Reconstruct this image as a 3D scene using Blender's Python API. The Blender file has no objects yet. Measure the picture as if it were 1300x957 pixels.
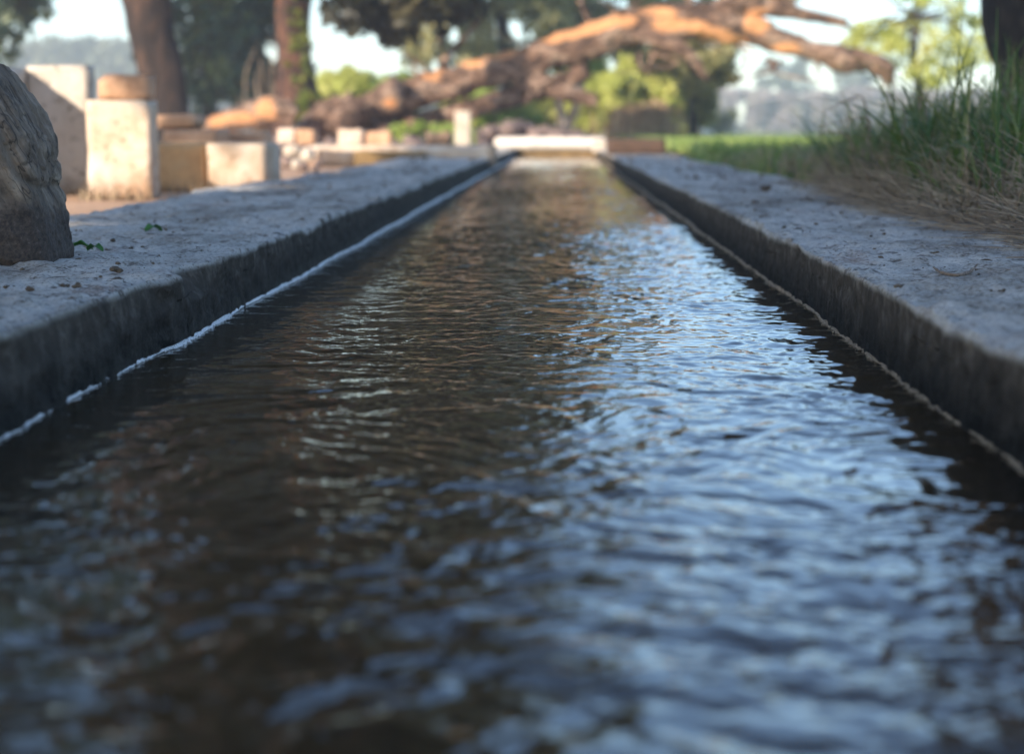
import bpy, math, random
import numpy as np
from mathutils import Vector, Euler
PI = math.pi
R = math.radians
rng = np.random.default_rng(7)
random.seed(7)
scene = bpy.context.scene
COL = scene.collection

# ------------------------------------------------------------------ camera
F = 2350.0
PITCH, YAW = math.atan(267 / F), math.atan(62 / F)
CAMZ = 0.28
cam_data = bpy.data.cameras.new('camera')
cam = bpy.data.objects.new('camera', cam_data)
COL.objects.link(cam)
cam.location = (0, 0, CAMZ)
cam.rotation_euler = (PI / 2 - PITCH, 0, YAW)
cam_data.sensor_width = 36
cam_data.lens = 36 * F / 1300
cam_data.shift_y = -44 / 1300
cam_data.clip_start = 0.05
cam_data.clip_end = 3000
cam_data.dof.use_dof = True
cam_data.dof.focus_distance = 2.6
cam_data.dof.aperture_fstop = 4.4
scene.camera = cam
RM = Euler(cam.rotation_euler).to_matrix()


def U(px, py, Y):
    """world point that the pixel of the 1300x957 photograph shows at distance Y"""
    d = RM @ Vector(((px - 650) / F, -(py - 434) / F, -1))
    t = Y / d.y
    return Vector((d.x * t, Y, CAMZ + d.z * t))


# ------------------------------------------------------------------ noise
TAB = np.random.default_rng(3).random(4096)


def _h(ix, iy, iz, s):
    return TAB[(ix * 73 + iy * 1543 + iz * 2719 + s * 997 + ((ix * iy) & 1023) * 13 + ((iy * iz) & 1023) * 29) & 4095]


def vnoise(x, y, z=0.0, s=0):
    x = np.asarray(x, float); y = np.asarray(y, float); z = np.asarray(z, float) + 0 * x
    ix = np.floor(x).astype(np.int64); iy = np.floor(y).astype(np.int64); iz = np.floor(z).astype(np.int64)
    fx, fy, fz = x - ix, y - iy, z - iz
    fx = fx * fx * (3 - 2 * fx); fy = fy * fy * (3 - 2 * fy); fz = fz * fz * (3 - 2 * fz)
    def l(a, b, t): return a + (b - a) * t
    c = lambda a, b, d: _h(ix + a, iy + b, iz + d, s)
    return l(l(l(c(0,0,0), c(1,0,0), fx), l(c(0,1,0), c(1,1,0), fx), fy),
             l(l(c(0,0,1), c(1,0,1), fx), l(c(0,1,1), c(1,1,1), fx), fy), fz) * 2 - 1


def fbm(x, y, z=0.0, o=4, s=0, g=0.5):
    t = 0; a = 1
    for k in range(o):
        f = 2.03 ** k
        t = t + a * vnoise(np.asarray(x) * f + 11.3 * k, np.asarray(y) * f + 5.7 * k, np.asarray(z) * f, s + k)
        a *= g
    return t


# ------------------------------------------------------------------ objects
def mesh_obj(name, verts, faces, mat, parent=None, smooth=True, loc=(0, 0, 0), attr=None):
    me = bpy.data.meshes.new(name)
    v = np.asarray(verts, dtype=np.float32).reshape(-1, 3)
    f = np.asarray(faces) if not isinstance(faces, list) else faces
    if isinstance(f, list):
        me.from_pydata([tuple(p) for p in v], [], [tuple(int(i) for i in q) for q in f])
    else:
        n, k = f.shape
        me.vertices.add(len(v)); me.vertices.foreach_set('co', v.ravel())
        me.loops.add(n * k); me.loops.foreach_set('vertex_index', f.astype(np.int32).ravel())
        me.polygons.add(n)
        me.polygons.foreach_set('loop_start', np.arange(0, n * k, k, dtype=np.int32))
        me.polygons.foreach_set('loop_total', np.full(n, k, dtype=np.int32))
        me.update(calc_edges=True)
    if smooth:
        me.polygons.foreach_set('use_smooth', np.ones(len(me.polygons), dtype=bool))
    if attr is not None:
        for an, av in attr.items():
            a = me.attributes.new(an, 'FLOAT', 'POINT')
            a.data.foreach_set('value', np.asarray(av, dtype=np.float32))
    me.materials.append(mat)
    o = bpy.data.objects.new(name, me)
    COL.objects.link(o)
    o.location = loc
    if parent: o.parent = parent
    return o


def tag(o, label=None, cat=None, group=None, kind=None):
    if label: o['label'] = label
    if cat: o['category'] = cat
    if group: o['group'] = group
    if kind: o['kind'] = kind
    return o


def empty(name, loc):
    o = bpy.data.objects.new(name, None); COL.objects.link(o); o.location = loc
    o.empty_display_size = 0.1
    return o


def grid_faces(nr, nc, wrap=False):
    i = np.arange(nr - 1)[:, None]; j = np.arange(nc if wrap else nc - 1)[None, :]
    a = i * nc + j; b = i * nc + (j + 1) % nc
    return np.stack([a, b, b + nc, a + nc], -1).reshape(-1, 4)


class MB:
    def __init__(s): s.v = []; s.f = []; s.n = 0; s.at = []
    def add(s, v, f, a=None):
        v = np.asarray(v, float).reshape(-1, 3)
        s.v.append(v); s.f += [tuple(int(q) + s.n for q in p) for p in f]; s.n += len(v)
        s.at.append(np.zeros(len(v)) if a is None else a)
    def build(s, name, mat, parent=None, base=(0, 0, 0), smooth=True, attr=None):
        v = np.concatenate(s.v) - np.asarray(base)
        return mesh_obj(name, v, s.f, mat, parent, smooth, loc=(base if parent is None else (0, 0, 0)),
                        attr=({attr: np.concatenate(s.at)} if attr else None))


def smooth_path(pts, rad, n):
    """Catmull-Rom through the points"""
    P = np.array([tuple(p) for p in pts], float); r = np.array(rad, float)
    P4 = np.column_stack([P, r])
    E = np.vstack([2 * P4[0] - P4[1], P4, 2 * P4[-1] - P4[-2]])
    out = []
    for k in range(len(P4) - 1):
        a, b, c, d = E[k:k + 4]
        for t in np.linspace(0, 1, n, endpoint=False):
            out.append(.5 * (2 * b + (c - a) * t + (2 * a - 5 * b + 4 * c - d) * t * t + (3 * b - a - 3 * c + d) * t ** 3))
    out.append(P4[-1])
    out = np.array(out)
    return out[:, :3], np.maximum(out[:, 3], .001)


def tube(mb, pts, rad, n=8, sides=16, rough=.12, freq=3.0, seed=0, ridges=0.0, cap=True, peel=None, jag=0.0):
    P, r = smooth_path(pts, rad, n)
    m = len(P)
    T = np.gradient(P, axis=0); T /= np.linalg.norm(T, axis=1)[:, None]
    ref = np.array([0, 0, 1.0]) if abs(T[0][2]) < .8 else np.array([0, 1.0, 0])
    N = []; nrm = np.cross(T[0], ref); nrm /= np.linalg.norm(nrm)
    for k in range(m):
        nrm = nrm - T[k] * np.dot(nrm, T[k]); nrm /= np.linalg.norm(nrm); N.append(nrm.copy())
    N = np.array(N); B = np.cross(T, N)
    th = np.linspace(0, 2 * PI, sides, endpoint=False)
    dirs = N[:, None, :] * np.cos(th)[None, :, None] + B[:, None, :] * np.sin(th)[None, :, None]
    s = np.cumsum(np.r_[0, np.linalg.norm(np.diff(P, axis=0), axis=1)])
    q = P[:, None, :] + dirs * r[:, None, None]
    fr = freq
    d = 1 + rough * fbm(q[..., 0] * fr, q[..., 1] * fr, q[..., 2] * fr, 4, seed)
    if ridges:
        d = d + ridges * np.abs(vnoise(np.cos(th)[None, :] * 4 + 0 * s[:, None], np.sin(th)[None, :] * 4 + 0 * s[:, None], s[:, None] * 1.5 / max(r.mean(), .01) * .25, seed + 9))
    q = P[:, None, :] + dirs * (r[:, None] * d)[..., None]
    if jag:
        q[-1] += T[-1] * (jag * (rng.random(sides) - .3))[:, None]
    a = np.zeros((m, sides))
    if peel is not None:
        a = peel(q, dirs)
    v = q.reshape(-1, 3); f = [tuple(x) for x in grid_faces(m, sides, True)]
    if cap:
        c0, c1 = P[0] , P[-1] - T[-1] * r[-1] * .15
        v = np.vstack([v, c0, c1]); L = m * sides
        f += [(L, (j + 1) % sides, j) for j in range(sides)]
        f += [(L + 1, (m - 1) * sides + j, (m - 1) * sides + (j + 1) % sides) for j in range(sides)]
        a = np.r_[a.ravel(), 0, 1 if peel is not None else 0]
    mb.add(v, f, a.ravel())


def rough_box(mb, x0, x1, y0, y1, z0, z1, cell=.04, amp=.008, round_=.02, seed=0, freq=8):
    """a box of small quads with worn rounded edges and an uneven face"""
    vs = {}; V = []; Fc = []
    nx, ny, nz = [max(2, min(40, int(math.ceil(d / cell)))) for d in (x1 - x0, y1 - y0, z1 - z0)]
    def vid(i, j, k):
        key = (i, j, k)
        if key not in vs:
            vs[key] = len(V); V.append((i / nx, j / ny, k / nz))
        return vs[key]
    for k in (0, nz):
        for i in range(nx):
            for j in range(ny):
                q = [vid(i, j, k), vid(i + 1, j, k), vid(i + 1, j + 1, k), vid(i, j + 1, k)]; Fc.append(q if k else q[::-1])
    for j in (0, ny):
        for i in range(nx):
            for k in range(nz):
                q = [vid(i, j, k), vid(i + 1, j, k), vid(i + 1, j, k + 1), vid(i, j, k + 1)]; Fc.append(q[::-1] if j else q)
    for i in (0, nx):
        for j in range(ny):
            for k in range(nz):
                q = [vid(i, j, k), vid(i, j + 1, k), vid(i, j + 1, k + 1), vid(i, j, k + 1)]; Fc.append(q if i else q[::-1])
    V = np.array(V); S = np.array([x1 - x0, y1 - y0, z1 - z0]); O = np.array([x0, y0, z0])
    p = O + V * S
    rr = min(round_, S.min() * .45)
    inner = np.clip(p, O + rr, O + S - rr)
    d = p - inner; L = np.linalg.norm(d, axis=1); edge = L > 0
    dn = np.zeros_like(d); dn[edge] = d[edge] / L[edge, None]
    near = L > rr * .999
    p = np.where(near[:, None], inner + dn * rr, p)
    w = amp * fbm(p[:, 0] * freq, p[:, 1] * freq, p[:, 2] * freq, 4, seed)
    chip = np.maximum(0, fbm(p[:, 0] * 5, p[:, 1] * 5, p[:, 2] * 5, 3, seed + 5) - .25) * amp * 6 * (L > rr * 1.2)
    p = p + dn * (w - chip)[:, None]
    mb.add(p, Fc)


def stone(mb, c, size, seed, flat=.7, n=10):
    th = np.linspace(0, 2 * PI, n * 2, endpoint=False); ph = np.linspace(0, PI, n)
    v = np.stack([np.sin(ph)[:, None] * np.cos(th), np.sin(ph)[:, None] * np.sin(th), np.cos(ph)[:, None] + 0 * th], -1)
    k = 1 + .28 * fbm(v[..., 0] * 1.3 + seed, v[..., 1] * 1.3, v[..., 2] * 1.3, 3, seed)
    k = np.clip(k, .6, 1.25)
    v = v * k[..., None] * np.array([size, size * (.7 + .3 * random.random()), size * flat])
    a = random.random() * PI; ca, sa = math.cos(a), math.sin(a)
    x = v[..., 0] * ca - v[..., 1] * sa; y = v[..., 0] * sa + v[..., 1] * ca
    v = np.stack([x, y, v[..., 2]], -1) + np.asarray(c)
    mb.add(v.reshape(-1, 3), [tuple(x) for x in grid_faces(n, n * 2, True)])


# ------------------------------------------------------------------ materials
def new_mat(name):
    m = bpy.data.materials.new(name); m.use_nodes = True
    nt = m.node_tree
    return m, nt, nt.nodes['Principled BSDF'], nt.nodes['Material Output']


def nd(nt, typ, **kw):
    n = nt.nodes.new(typ)
    for k, v in kw.items():
        if k in n.inputs.keys(): n.inputs[k].default_value = v
        else: setattr(n, k, v)
    return n


def coords(nt, scale=(1, 1, 1)):
    g = nt.nodes.new('ShaderNodeNewGeometry')
    mp = nt.nodes.new('ShaderNodeMapping'); mp.inputs['Scale'].default_value = scale
    nt.links.new(g.outputs['Position'], mp.inputs['Vector'])
    return mp.outputs['Vector']


def noise_n(nt, vec, scale, detail=6, rough=.6):
    n = nd(nt, 'ShaderNodeTexNoise', Scale=scale, Detail=detail, Roughness=rough)
    nt.links.new(vec, n.inputs['Vector'])
    return n.outputs['Fac']


def ramp(nt, fac, stops):
    r = nt.nodes.new('ShaderNodeValToRGB')
    el = r.color_ramp.elements
    while len(el) < len(stops): el.new(.5)
    for e, (p, c) in zip(el, stops):
        e.position = p; e.color = (*c, 1) if len(c) == 3 else c
    nt.links.new(fac, r.inputs['Fac'])
    return r.outputs['Color']


def mixc(nt, fac, a, b, mode='MIX'):
    m = nt.nodes.new('ShaderNodeMix'); m.data_type = 'RGBA'; m.blend_type = mode
    if isinstance(fac, (int, float)): m.inputs[0].default_value = fac
    else: nt.links.new(fac, m.inputs[0])
    for i, q in ((6, a), (7, b)):
        if isinstance(q, tuple): m.inputs[i].default_value = (*q, 1)
        else: nt.links.new(q, m.inputs[i])
    return m.outputs[2]


def bump(nt, bs, h, strength, dist):
    b = nd(nt, 'ShaderNodeBump', Strength=strength, Distance=dist)
    nt.links.new(h, b.inputs['Height']); nt.links.new(b.outputs[0], bs.inputs['Normal'])
    return b


def fmath(nt, op, a, b=None, clamp=False):
    m = nt.nodes.new('ShaderNodeMath'); m.operation = op; m.use_clamp = clamp
    for i, q in ((0, a), (1, b)):
        if q is None: continue
        if isinstance(q, (int, float)): m.inputs[i].default_value = q
        else: nt.links.new(q, m.inputs[i])
    return m.outputs[0]


def masonry(name, a, b, c=None, sc=6, bsc=40, bd=.004, rough=.9):
    m, nt, bs, out = new_mat(name)
    v = coords(nt)
    n1 = noise_n(nt, v, sc, 8, .65); n2 = noise_n(nt, v, bsc, 8, .7)
    col = ramp(nt, n1, [(.32, a), (.6, b)] + ([(.75, c)] if c else []))
    col = mixc(nt, ramp(nt, n2, [(.4, (0, 0, 0)), (.65, (.5, .5, .5))]), col, tuple(min(1, x * 1.35) for x in b))
    nt.links.new(col, bs.inputs['Base Color'])
    bs.inputs['Roughness'].default_value = rough
    bump(nt, bs, n2, .8, bd)
    return m


def plaster_mat(name, a, b, c, dirt):
    m, nt, bs, out = new_mat(name)
    v = coords(nt)
    n1 = noise_n(nt, v, 5, 8, .68); n2 = noise_n(nt, v, 30, 8, .7); n3 = noise_n(nt, coords(nt, (1, 1, .5)), 7, 8, .7)
    g = nt.nodes.new('ShaderNodeNewGeometry'); sp = nt.nodes.new('ShaderNodeSeparateXYZ'); nt.links.new(g.outputs['Position'], sp.inputs[0])
    col = ramp(nt, n1, [(.34, a), (.5, b), (.66, c)])
    h = fmath(nt, 'ADD', sp.outputs['Z'], fmath(nt, 'MULTIPLY', fmath(nt, 'SUBTRACT', n3, .5), .55))
    col = mixc(nt, ramp(nt, h, [(.03, (.9, .9, .9)), (.17, (0, 0, 0))]), col, dirt)
    col = mixc(nt, ramp(nt, n2, [(.34, (.8, .8, .8)), (.44, (0, 0, 0))]), col, tuple(x * .6 for x in dirt))
    nt.links.new(col, bs.inputs['Base Color']); bs.inputs['Roughness'].default_value = .9
    bump(nt, bs, n2, .9, .006)
    return m


def bank_mat():
    m, nt, bs, out = new_mat('worn_concrete')
    v = coords(nt); vs = coords(nt, (1, .35, 1))
    big = noise_n(nt, vs, 5, 8, .65); mid = noise_n(nt, v, 28, 8, .7); fine = noise_n(nt, v, 160, 6, .75)
    top = ramp(nt, big, [(.32, (.15, .11, .085)), (.43, (.36, .32, .27)), (.56, (.62, .58, .52)), (.68, (.34, .25, .20))])
    top = mixc(nt, ramp(nt, mid, [(.38, (1, 1, 1)), (.46, (0, 0, 0))]), top, (.15, .12, .095))
    top = mixc(nt, ramp(nt, fine, [(.48, (0, 0, 0)), (.66, (.55, .55, .55))]), top, (.6, .58, .55))
    top = mixc(nt, ramp(nt, fine, [(.38, (.85, .85, .85)), (.46, (0, 0, 0))]), top, (.10, .085, .07))
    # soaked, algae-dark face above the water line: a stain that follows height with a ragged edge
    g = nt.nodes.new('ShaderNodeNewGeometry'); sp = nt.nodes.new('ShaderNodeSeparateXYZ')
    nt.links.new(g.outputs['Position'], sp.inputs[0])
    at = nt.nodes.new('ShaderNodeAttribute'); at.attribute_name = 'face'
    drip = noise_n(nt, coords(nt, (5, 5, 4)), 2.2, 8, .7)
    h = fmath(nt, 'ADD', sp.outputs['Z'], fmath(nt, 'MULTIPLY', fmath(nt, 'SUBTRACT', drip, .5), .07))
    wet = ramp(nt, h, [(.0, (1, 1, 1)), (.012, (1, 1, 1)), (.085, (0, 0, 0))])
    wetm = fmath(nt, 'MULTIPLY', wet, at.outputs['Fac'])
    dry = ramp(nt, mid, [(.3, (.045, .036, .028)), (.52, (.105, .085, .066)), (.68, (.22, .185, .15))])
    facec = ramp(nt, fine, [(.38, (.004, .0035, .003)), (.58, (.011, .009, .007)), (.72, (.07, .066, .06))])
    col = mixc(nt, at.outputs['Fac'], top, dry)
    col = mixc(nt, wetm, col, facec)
    nt.links.new(col, bs.inputs['Base Color'])
    nt.links.new(ramp(nt, wetm, [(0, (.92, .92, .92)), (1, (.62, .62, .62))]), bs.inputs['Roughness'])
    bs.inputs['Specular IOR Level'].default_value = .12
    hh = fmath(nt, 'ADD', fmath(nt, 'MULTIPLY', mid, 1.0), fmath(nt, 'MULTIPLY', fine, .35))
    bump(nt, bs, hh, 1.0, .012)
    return m


def water_mat():
    m, nt, bs, out = new_mat('canal_water')
    v = coords(nt)
    n = noise_n(nt, coords(nt, (1, .4, 1)), 3, 4, .6)
    nt.links.new(ramp(nt, n, [(.3, (.010, .006, .0025)), (.7, (.046, .026, .008))]), bs.inputs['Base Color'])
    bs.inputs['Roughness'].default_value = .03
    bs.inputs['IOR'].default_value = 1.5
    b1 = noise_n(nt, coords(nt, (1, .8, 1)), 55, 3, .5)
    bump(nt, bs, b1, .22, .003)
    return m


def leaf_mat(name, a, b, c, sc=1.6, trans=.35):
    m, nt, bs, out = new_mat(name)
    at = nt.nodes.new('ShaderNodeAttribute'); at.attribute_name = 'tint'
    v = coords(nt)
    n = noise_n(nt, v, sc, 3, .6)
    f = fmath(nt, 'ADD', fmath(nt, 'MULTIPLY', n, .6), fmath(nt, 'MULTIPLY', at.outputs['Fac'], .4))
    col = ramp(nt, f, [(.28, a), (.5, b), (.7, c)])
    nt.links.new(col, bs.inputs['Base Color'])
    bs.inputs['Roughness'].default_value = .55
    tr = nt.nodes.new('ShaderNodeBsdfTranslucent'); nt.links.new(col, tr.inputs['Color'])
    mx = nt.nodes.new('ShaderNodeMixShader'); mx.inputs[0].default_value = trans
    nt.links.new(bs.outputs[0], mx.inputs[1]); nt.links.new(tr.outputs[0], mx.inputs[2])
    nt.links.new(mx.outputs[0], out.inputs['Surface'])
    return m


def bark_mat(name, a, b, c, peelcol=None, sc=5, stretch=(1, 1, .25), bsc=16, bd=.02):
    m, nt, bs, out = new_mat(name)
    v = coords(nt, stretch)
    n1 = noise_n(nt, v, sc, 8, .7); n2 = noise_n(nt, v, bsc, 8, .7)
    col = ramp(nt, n1, [(.36, a), (.5, b), (.62, c)])
    col = mixc(nt, ramp(nt, n2, [(.40, (.85, .85, .85)), (.52, (0, 0, 0))]), col, tuple(x * .35 for x in a))
    if peelcol:
        at = nt.nodes.new('ShaderNodeAttribute'); at.attribute_name = 'peel'
        n3 = noise_n(nt, coords(nt, (1.2, 3, 5)), 3.0, 8, .7)
        f = fmath(nt, 'ADD', at.outputs['Fac'], fmath(nt, 'MULTIPLY', fmath(nt, 'SUBTRACT', n3, .5), 1.8))
        pc = mixc(nt, n1, tuple(x * .7 for x in peelcol), tuple(min(.9, x * 1.25) for x in peelcol))
        col = mixc(nt, ramp(nt, f, [(.42, (0, 0, 0)), (.58, (1, 1, 1))]), col, pc)
    nt.links.new(col, bs.inputs['Base Color']); bs.inputs['Roughness'].default_value = .85
    bump(nt, bs, n2, 1, bd)
    return m


M = {}
M['bank'] = bank_mat()
M['water'] = water_mat()
M['dirt'] = masonry('dry_dirt', (.26, .15, .085), (.42, .26, .16), (.50, .34, .22), 2.2, 30, .01)
M['soil'] = masonry('dark_soil', (.05, .035, .022), (.12, .085, .055), None, 5, 40, .01)
M['plaster'] = plaster_mat('plaster', (.36, .23, .13), (.54, .42, .31), (.60, .52, .43), (.30, .17, .09))
M['plaster_grey'] = plaster_mat('grey_plaster', (.38, .31, .24), (.52, .45, .37), (.58, .52, .45), (.22, .15, .10))
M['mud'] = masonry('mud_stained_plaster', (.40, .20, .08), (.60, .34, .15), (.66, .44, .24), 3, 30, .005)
M['brick'] = masonry('brick', (.28, .15, .08), (.46, .28, .17), (.54, .38, .27), 9, 50, .004)
M['pale_brick'] = masonry('pale_brick', (.38, .26, .18), (.56, .43, .33), None, 9, 50, .004)
M['darkbrick'] = masonry('old_dark_brick', (.025, .014, .009), (.075, .042, .026), None, 14, 60, .006)
M['pale'] = masonry('pale_concrete', (.28, .22, .16), (.46, .39, .31), (.55, .48, .40), 7, 40, .004)
M['stone'] = masonry('rubble_stone', (.07, .05, .045), (.17, .12, .10), (.3, .22, .18), 6, 40, .01)
M['mossy'] = masonry('algae_stained_concrete', (.07, .045, .018), (.20, .125, .05), (.42, .31, .19), 6, 40, .005)
M['sand'] = masonry('pale_sand', (.5, .42, .34), (.65, .57, .48), None, 3, 40, .01)
M['foam'] = masonry('foam', (.72, .72, .70), (.82, .82, .80), None, 60, 300, .001, .45)
M['scum'] = masonry('brown_foam', (.11, .08, .05), (.30, .24, .17), None, 90, 300, .001, .35)
M['crop'] = leaf_mat('young_crop_leaves', (.17, .26, .05), (.27, .36, .08), (.42, .46, .16), 3, .45)
M['field'] = masonry('green_field_cover', (.14, .21, .05), (.22, .29, .07), (.28, .30, .10), .6, 20, .02)
M['grass'] = leaf_mat('green_grass_blades', (.035, .075, .014), (.085, .15, .03), (.22, .22, .07), 8, .35)
M['grass_light'] = leaf_mat('yellow_green_grass_blades', (.06, .13, .02), (.15, .24, .04), (.38, .33, .12), 3, .4)
M['straw'] = leaf_mat('dry_straw', (.14, .095, .055), (.30, .215, .13), (.50, .39, .26), 20, .2)
M['leaf_dark'] = leaf_mat('dark_blue_green_leaves', (.015, .05, .042), (.04, .095, .065), (.16, .19, .07), .9)
M['leaf_brown'] = leaf_mat('dark_olive_brown_leaves', (.018, .018, .008), (.04, .038, .016), (.09, .075, .03), 1.2)
M['leaf_olive'] = leaf_mat('olive_leaves', (.11, .12, .05), (.27, .26, .10), (.46, .40, .18), .8)
M['leaf_yellow'] = leaf_mat('yellow_green_leaves', (.30, .34, .06), (.50, .53, .12), (.62, .60, .2), 1.0, .4)
M['leaf_green'] = leaf_mat('mid_green_leaves', (.15, .23, .03), (.28, .38, .07), (.42, .47, .12), 1.0, .4)
M['leaf_tan'] = leaf_mat('dry_tan_brush', (.28, .17, .10), (.46, .30, .18), (.55, .42, .24), 1.2, .25)
M['leaf_far'] = leaf_mat('far_leaves', (.05, .07, .04), (.10, .12, .06), (.17, .17, .09), .25, .3)
M['leaf_purple'] = leaf_mat('far_bare_brush', (.16, .13, .125), (.26, .215, .20), (.30, .28, .20), .2, .2)
M['ivy'] = leaf_mat('ivy_leaves', (.05, .08, .01), (.13, .17, .02), (.26, .28, .03), 6, .3)
M['fresh_leaf'] = leaf_mat('fallen_green_leaf', (.03, .10, .015), (.05, .17, .02), (.10, .25, .04), 60, .25)
M['bark'] = bark_mat('brown_bark', (.007, .004, .003), (.026, .014, .009), (.075, .04, .024), None, 4.5, (1, 1, .3), 20, .04)
M['bark_red'] = bark_mat('red_brown_bark', (.018, .008, .005), (.065, .026, .014), (.17, .072, .036), None, 5, (1, 1, .3), 20, .04)
M['bark_dark'] = bark_mat('dark_bark', (.01, .007, .005), (.028, .02, .014), (.07, .05, .036), None, 9, (1, 1, .35), 30, .03)
M['bark_pale'] = bark_mat('pale_bark', (.3, .2, .13), (.45, .32, .22), (.55, .42, .32))
M['fallen'] = bark_mat('weathered_fallen_bark', (.05, .026, .017), (.23, .13, .08), (.52, .36, .26), (.70, .33, .14), 4.5, (.6, 1, 1), 13, .09)
M['twig'] = bark_mat('dry_twig_bark', (.12, .075, .045), (.22, .15, .10), (.34, .25, .18), None, 40, (1, 1, 1), 120, .001)


def log_mat():
    m, nt, bs, out = new_mat('grey_sawn_wood')
    # grain runs along the leaning axis of the log
    g = nt.nodes.new('ShaderNodeNewGeometry')
    mp = nt.nodes.new('ShaderNodeMapping'); mp.inputs['Rotation'].default_value = (0, R(120), 0); mp.inputs['Scale'].default_value = (1, 1, 1)
    nt.links.new(g.outputs['Position'], mp.inputs['Vector'])
    mp2 = nt.nodes.new('ShaderNodeMapping'); mp2.inputs['Scale'].default_value = (5, 40, 60)
    nt.links.new(mp.outputs[0], mp2.inputs['Vector'])
    grain = noise_n(nt, mp2.outputs[0], 1.0, 8, .65); fine = noise_n(nt, coords(nt), 170, 6, .75); big = noise_n(nt, coords(nt), 9, 5, .6)
    col = ramp(nt, grain, [(.3, (.06, .042, .028)), (.5, (.17, .125, .088)), (.68, (.31, .245, .18))])
    mp3 = nt.nodes.new('ShaderNodeMapping'); mp3.inputs['Scale'].default_value = (1.6, 22, 30)
    nt.links.new(mp.outputs[0], mp3.inputs['Vector'])
    crk = noise_n(nt, mp3.outputs[0], 1.0, 3, .55)
    col = mixc(nt, ramp(nt, crk, [(.487, (0, 0, 0)), (.5, (.9, .9, .9)), (.513, (0, 0, 0))]), col, (.02, .014, .01))
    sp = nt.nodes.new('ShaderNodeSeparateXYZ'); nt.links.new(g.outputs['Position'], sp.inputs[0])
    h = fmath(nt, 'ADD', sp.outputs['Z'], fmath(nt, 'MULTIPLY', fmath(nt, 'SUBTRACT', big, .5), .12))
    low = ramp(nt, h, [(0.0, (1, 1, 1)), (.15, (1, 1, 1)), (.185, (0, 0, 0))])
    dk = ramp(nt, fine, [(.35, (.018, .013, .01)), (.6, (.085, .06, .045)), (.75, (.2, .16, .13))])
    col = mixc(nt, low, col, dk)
    col = mixc(nt, ramp(nt, fine, [(.3, (.8, .8, .8)), (.45, (0, 0, 0))]), col, (.035, .028, .022))
    nt.links.new(col, bs.inputs['Base Color']); bs.inputs['Roughness'].default_value = .85
    bump(nt, bs, fmath(nt, 'ADD', grain, fmath(nt, 'MULTIPLY', fine, .4)), 1, .006)
    return m


M['log'] = log_mat()

# ------------------------------------------------------------------ channel
XL, XR = -0.504, 0.390
YEND = 21.2
BANK = 0.095


def geo(y0, y1, ratio):
    out = [y0]
    while out[-1] < y1:
        out.append(out[-1] + max(.0035, abs(out[-1]) * ratio))
    out[-1] = y1
    return np.array(out)


def make_bank(side, y0, y1, label):
    ys = np.r_[np.arange(y0, .7, .05), geo(.7, y1, .0042)]
    xin = XL if side < 0 else XR
    wid = .60 if side < 0 else .50
    # profile parameter: down the wet face, round the lip, across the top, down the back
    face = np.r_[np.linspace(-.16, -.01, 7), np.linspace(-.004, BANK - .007, 46)]
    lip = np.linspace(0, PI / 2, 9)[1:-1]
    topx = np.r_[np.linspace(.007, .12, 22), np.linspace(.125, wid, 50)]
    prof = [(0, z, 1.0) for z in face] + [(.007 - .007 * math.cos(a), BANK - .007 + .007 * math.sin(a), 1 - a / (PI / 2) * .9) for a in lip] \
        + [(x, BANK, 0.0) for x in topx] + [(wid + .012, BANK - .02, 0), (wid + .03, -.02, 0)]
    prof = np.array(prof)
    Yg, D = np.meshgrid(ys, prof[:, 0], indexing='ij'); _, Z = np.meshgrid(ys, prof[:, 1], indexing='ij'); _, A = np.meshgrid(ys, prof[:, 2], indexing='ij')
    s = 10 if side < 0 else 40
    edge = fbm(Yg * 1.7, 0 * Yg, 0, 3, s)                                     # the line of the lip wanders
    chips = np.maximum(0, fbm(Yg * 9, Z * 14, 0, 5, s + 3, .6) - .40) * (.016 if side < 0 else .006) * np.clip((Z - .03) / .06, 0, 1) * (A > 0.05)
    inset = .006 * edge + chips + .0022 * fbm(Yg * 40, Z * 40, D * 40, 3, s + 6)
    if side < 0:      # the near piece is more broken than the rest
        near = 1 / (1 + np.exp((Yg - 2.36 + .03 * vnoise(Z * 60, Yg * 0, 0, 5)) / .012))
        inset = inset + near * (.010 + .010 * np.clip((Z - .045) / .05, 0, 1)) * np.exp(-((Yg - 2.0) / .9) ** 2)
        notch = np.exp(-((Yg - 2.56) / .07) ** 2) * np.clip((Z - .05) / .04, 0, 1) * .035
        inset = inset + notch
        Z2 = Z - .010 * near * (A < .5) * np.exp(-D / .08)
    else:
        Z2 = Z
    lipdrop = np.maximum(0, fbm(Yg * 6, 0 * Yg, D * 9, 3, s + 8)) * (.009 if side < 0 else .005) * np.exp(-np.maximum(D, 0) / .04) * (Z > .06)
    rel = (.007 * fbm(Yg * 3, D * 5, 0, 4, s + 1) + .0034 * fbm(Yg * 30, D * 40, 0, 4, s + 2, .65)) * (A < .5)
    Z3 = Z2 + rel - lipdrop
    outer = .035 * fbm(Yg * 1.2, 0 * Yg, 3, 3, s + 4) * np.clip((D - .3) / .3, 0, 1)
    X = xin + side * (D + inset * np.exp(-np.maximum(D - .014, 0) / .05) + outer)
    faceattr = np.clip(A, 0, 1) * np.clip((BANK - .003 - Z + .002 * fbm(Yg * 12, Z * 20, 0, 3, s + 11)) / .009, 0, 1)
    faceattr = np.where((A > .05), faceattr, 0)
    o = mesh_obj('channel_wall', np.stack([X, Yg, Z3], -1), grid_faces(len(ys), len(prof)), M['bank'], attr={'face': faceattr.ravel()})
    o.data.flip_normals() if side > 0 else None
    # close off: put the origin on the wall
    tag(o, label, 'channel wall')
    return o


make_bank(-1, -7, YEND + .2, 'rough grey concrete rim left of the water, carrying the sawn log')
make_bank(1, -7, YEND + .2, 'grey concrete rim right of the water, bordered by the long grass')

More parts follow.
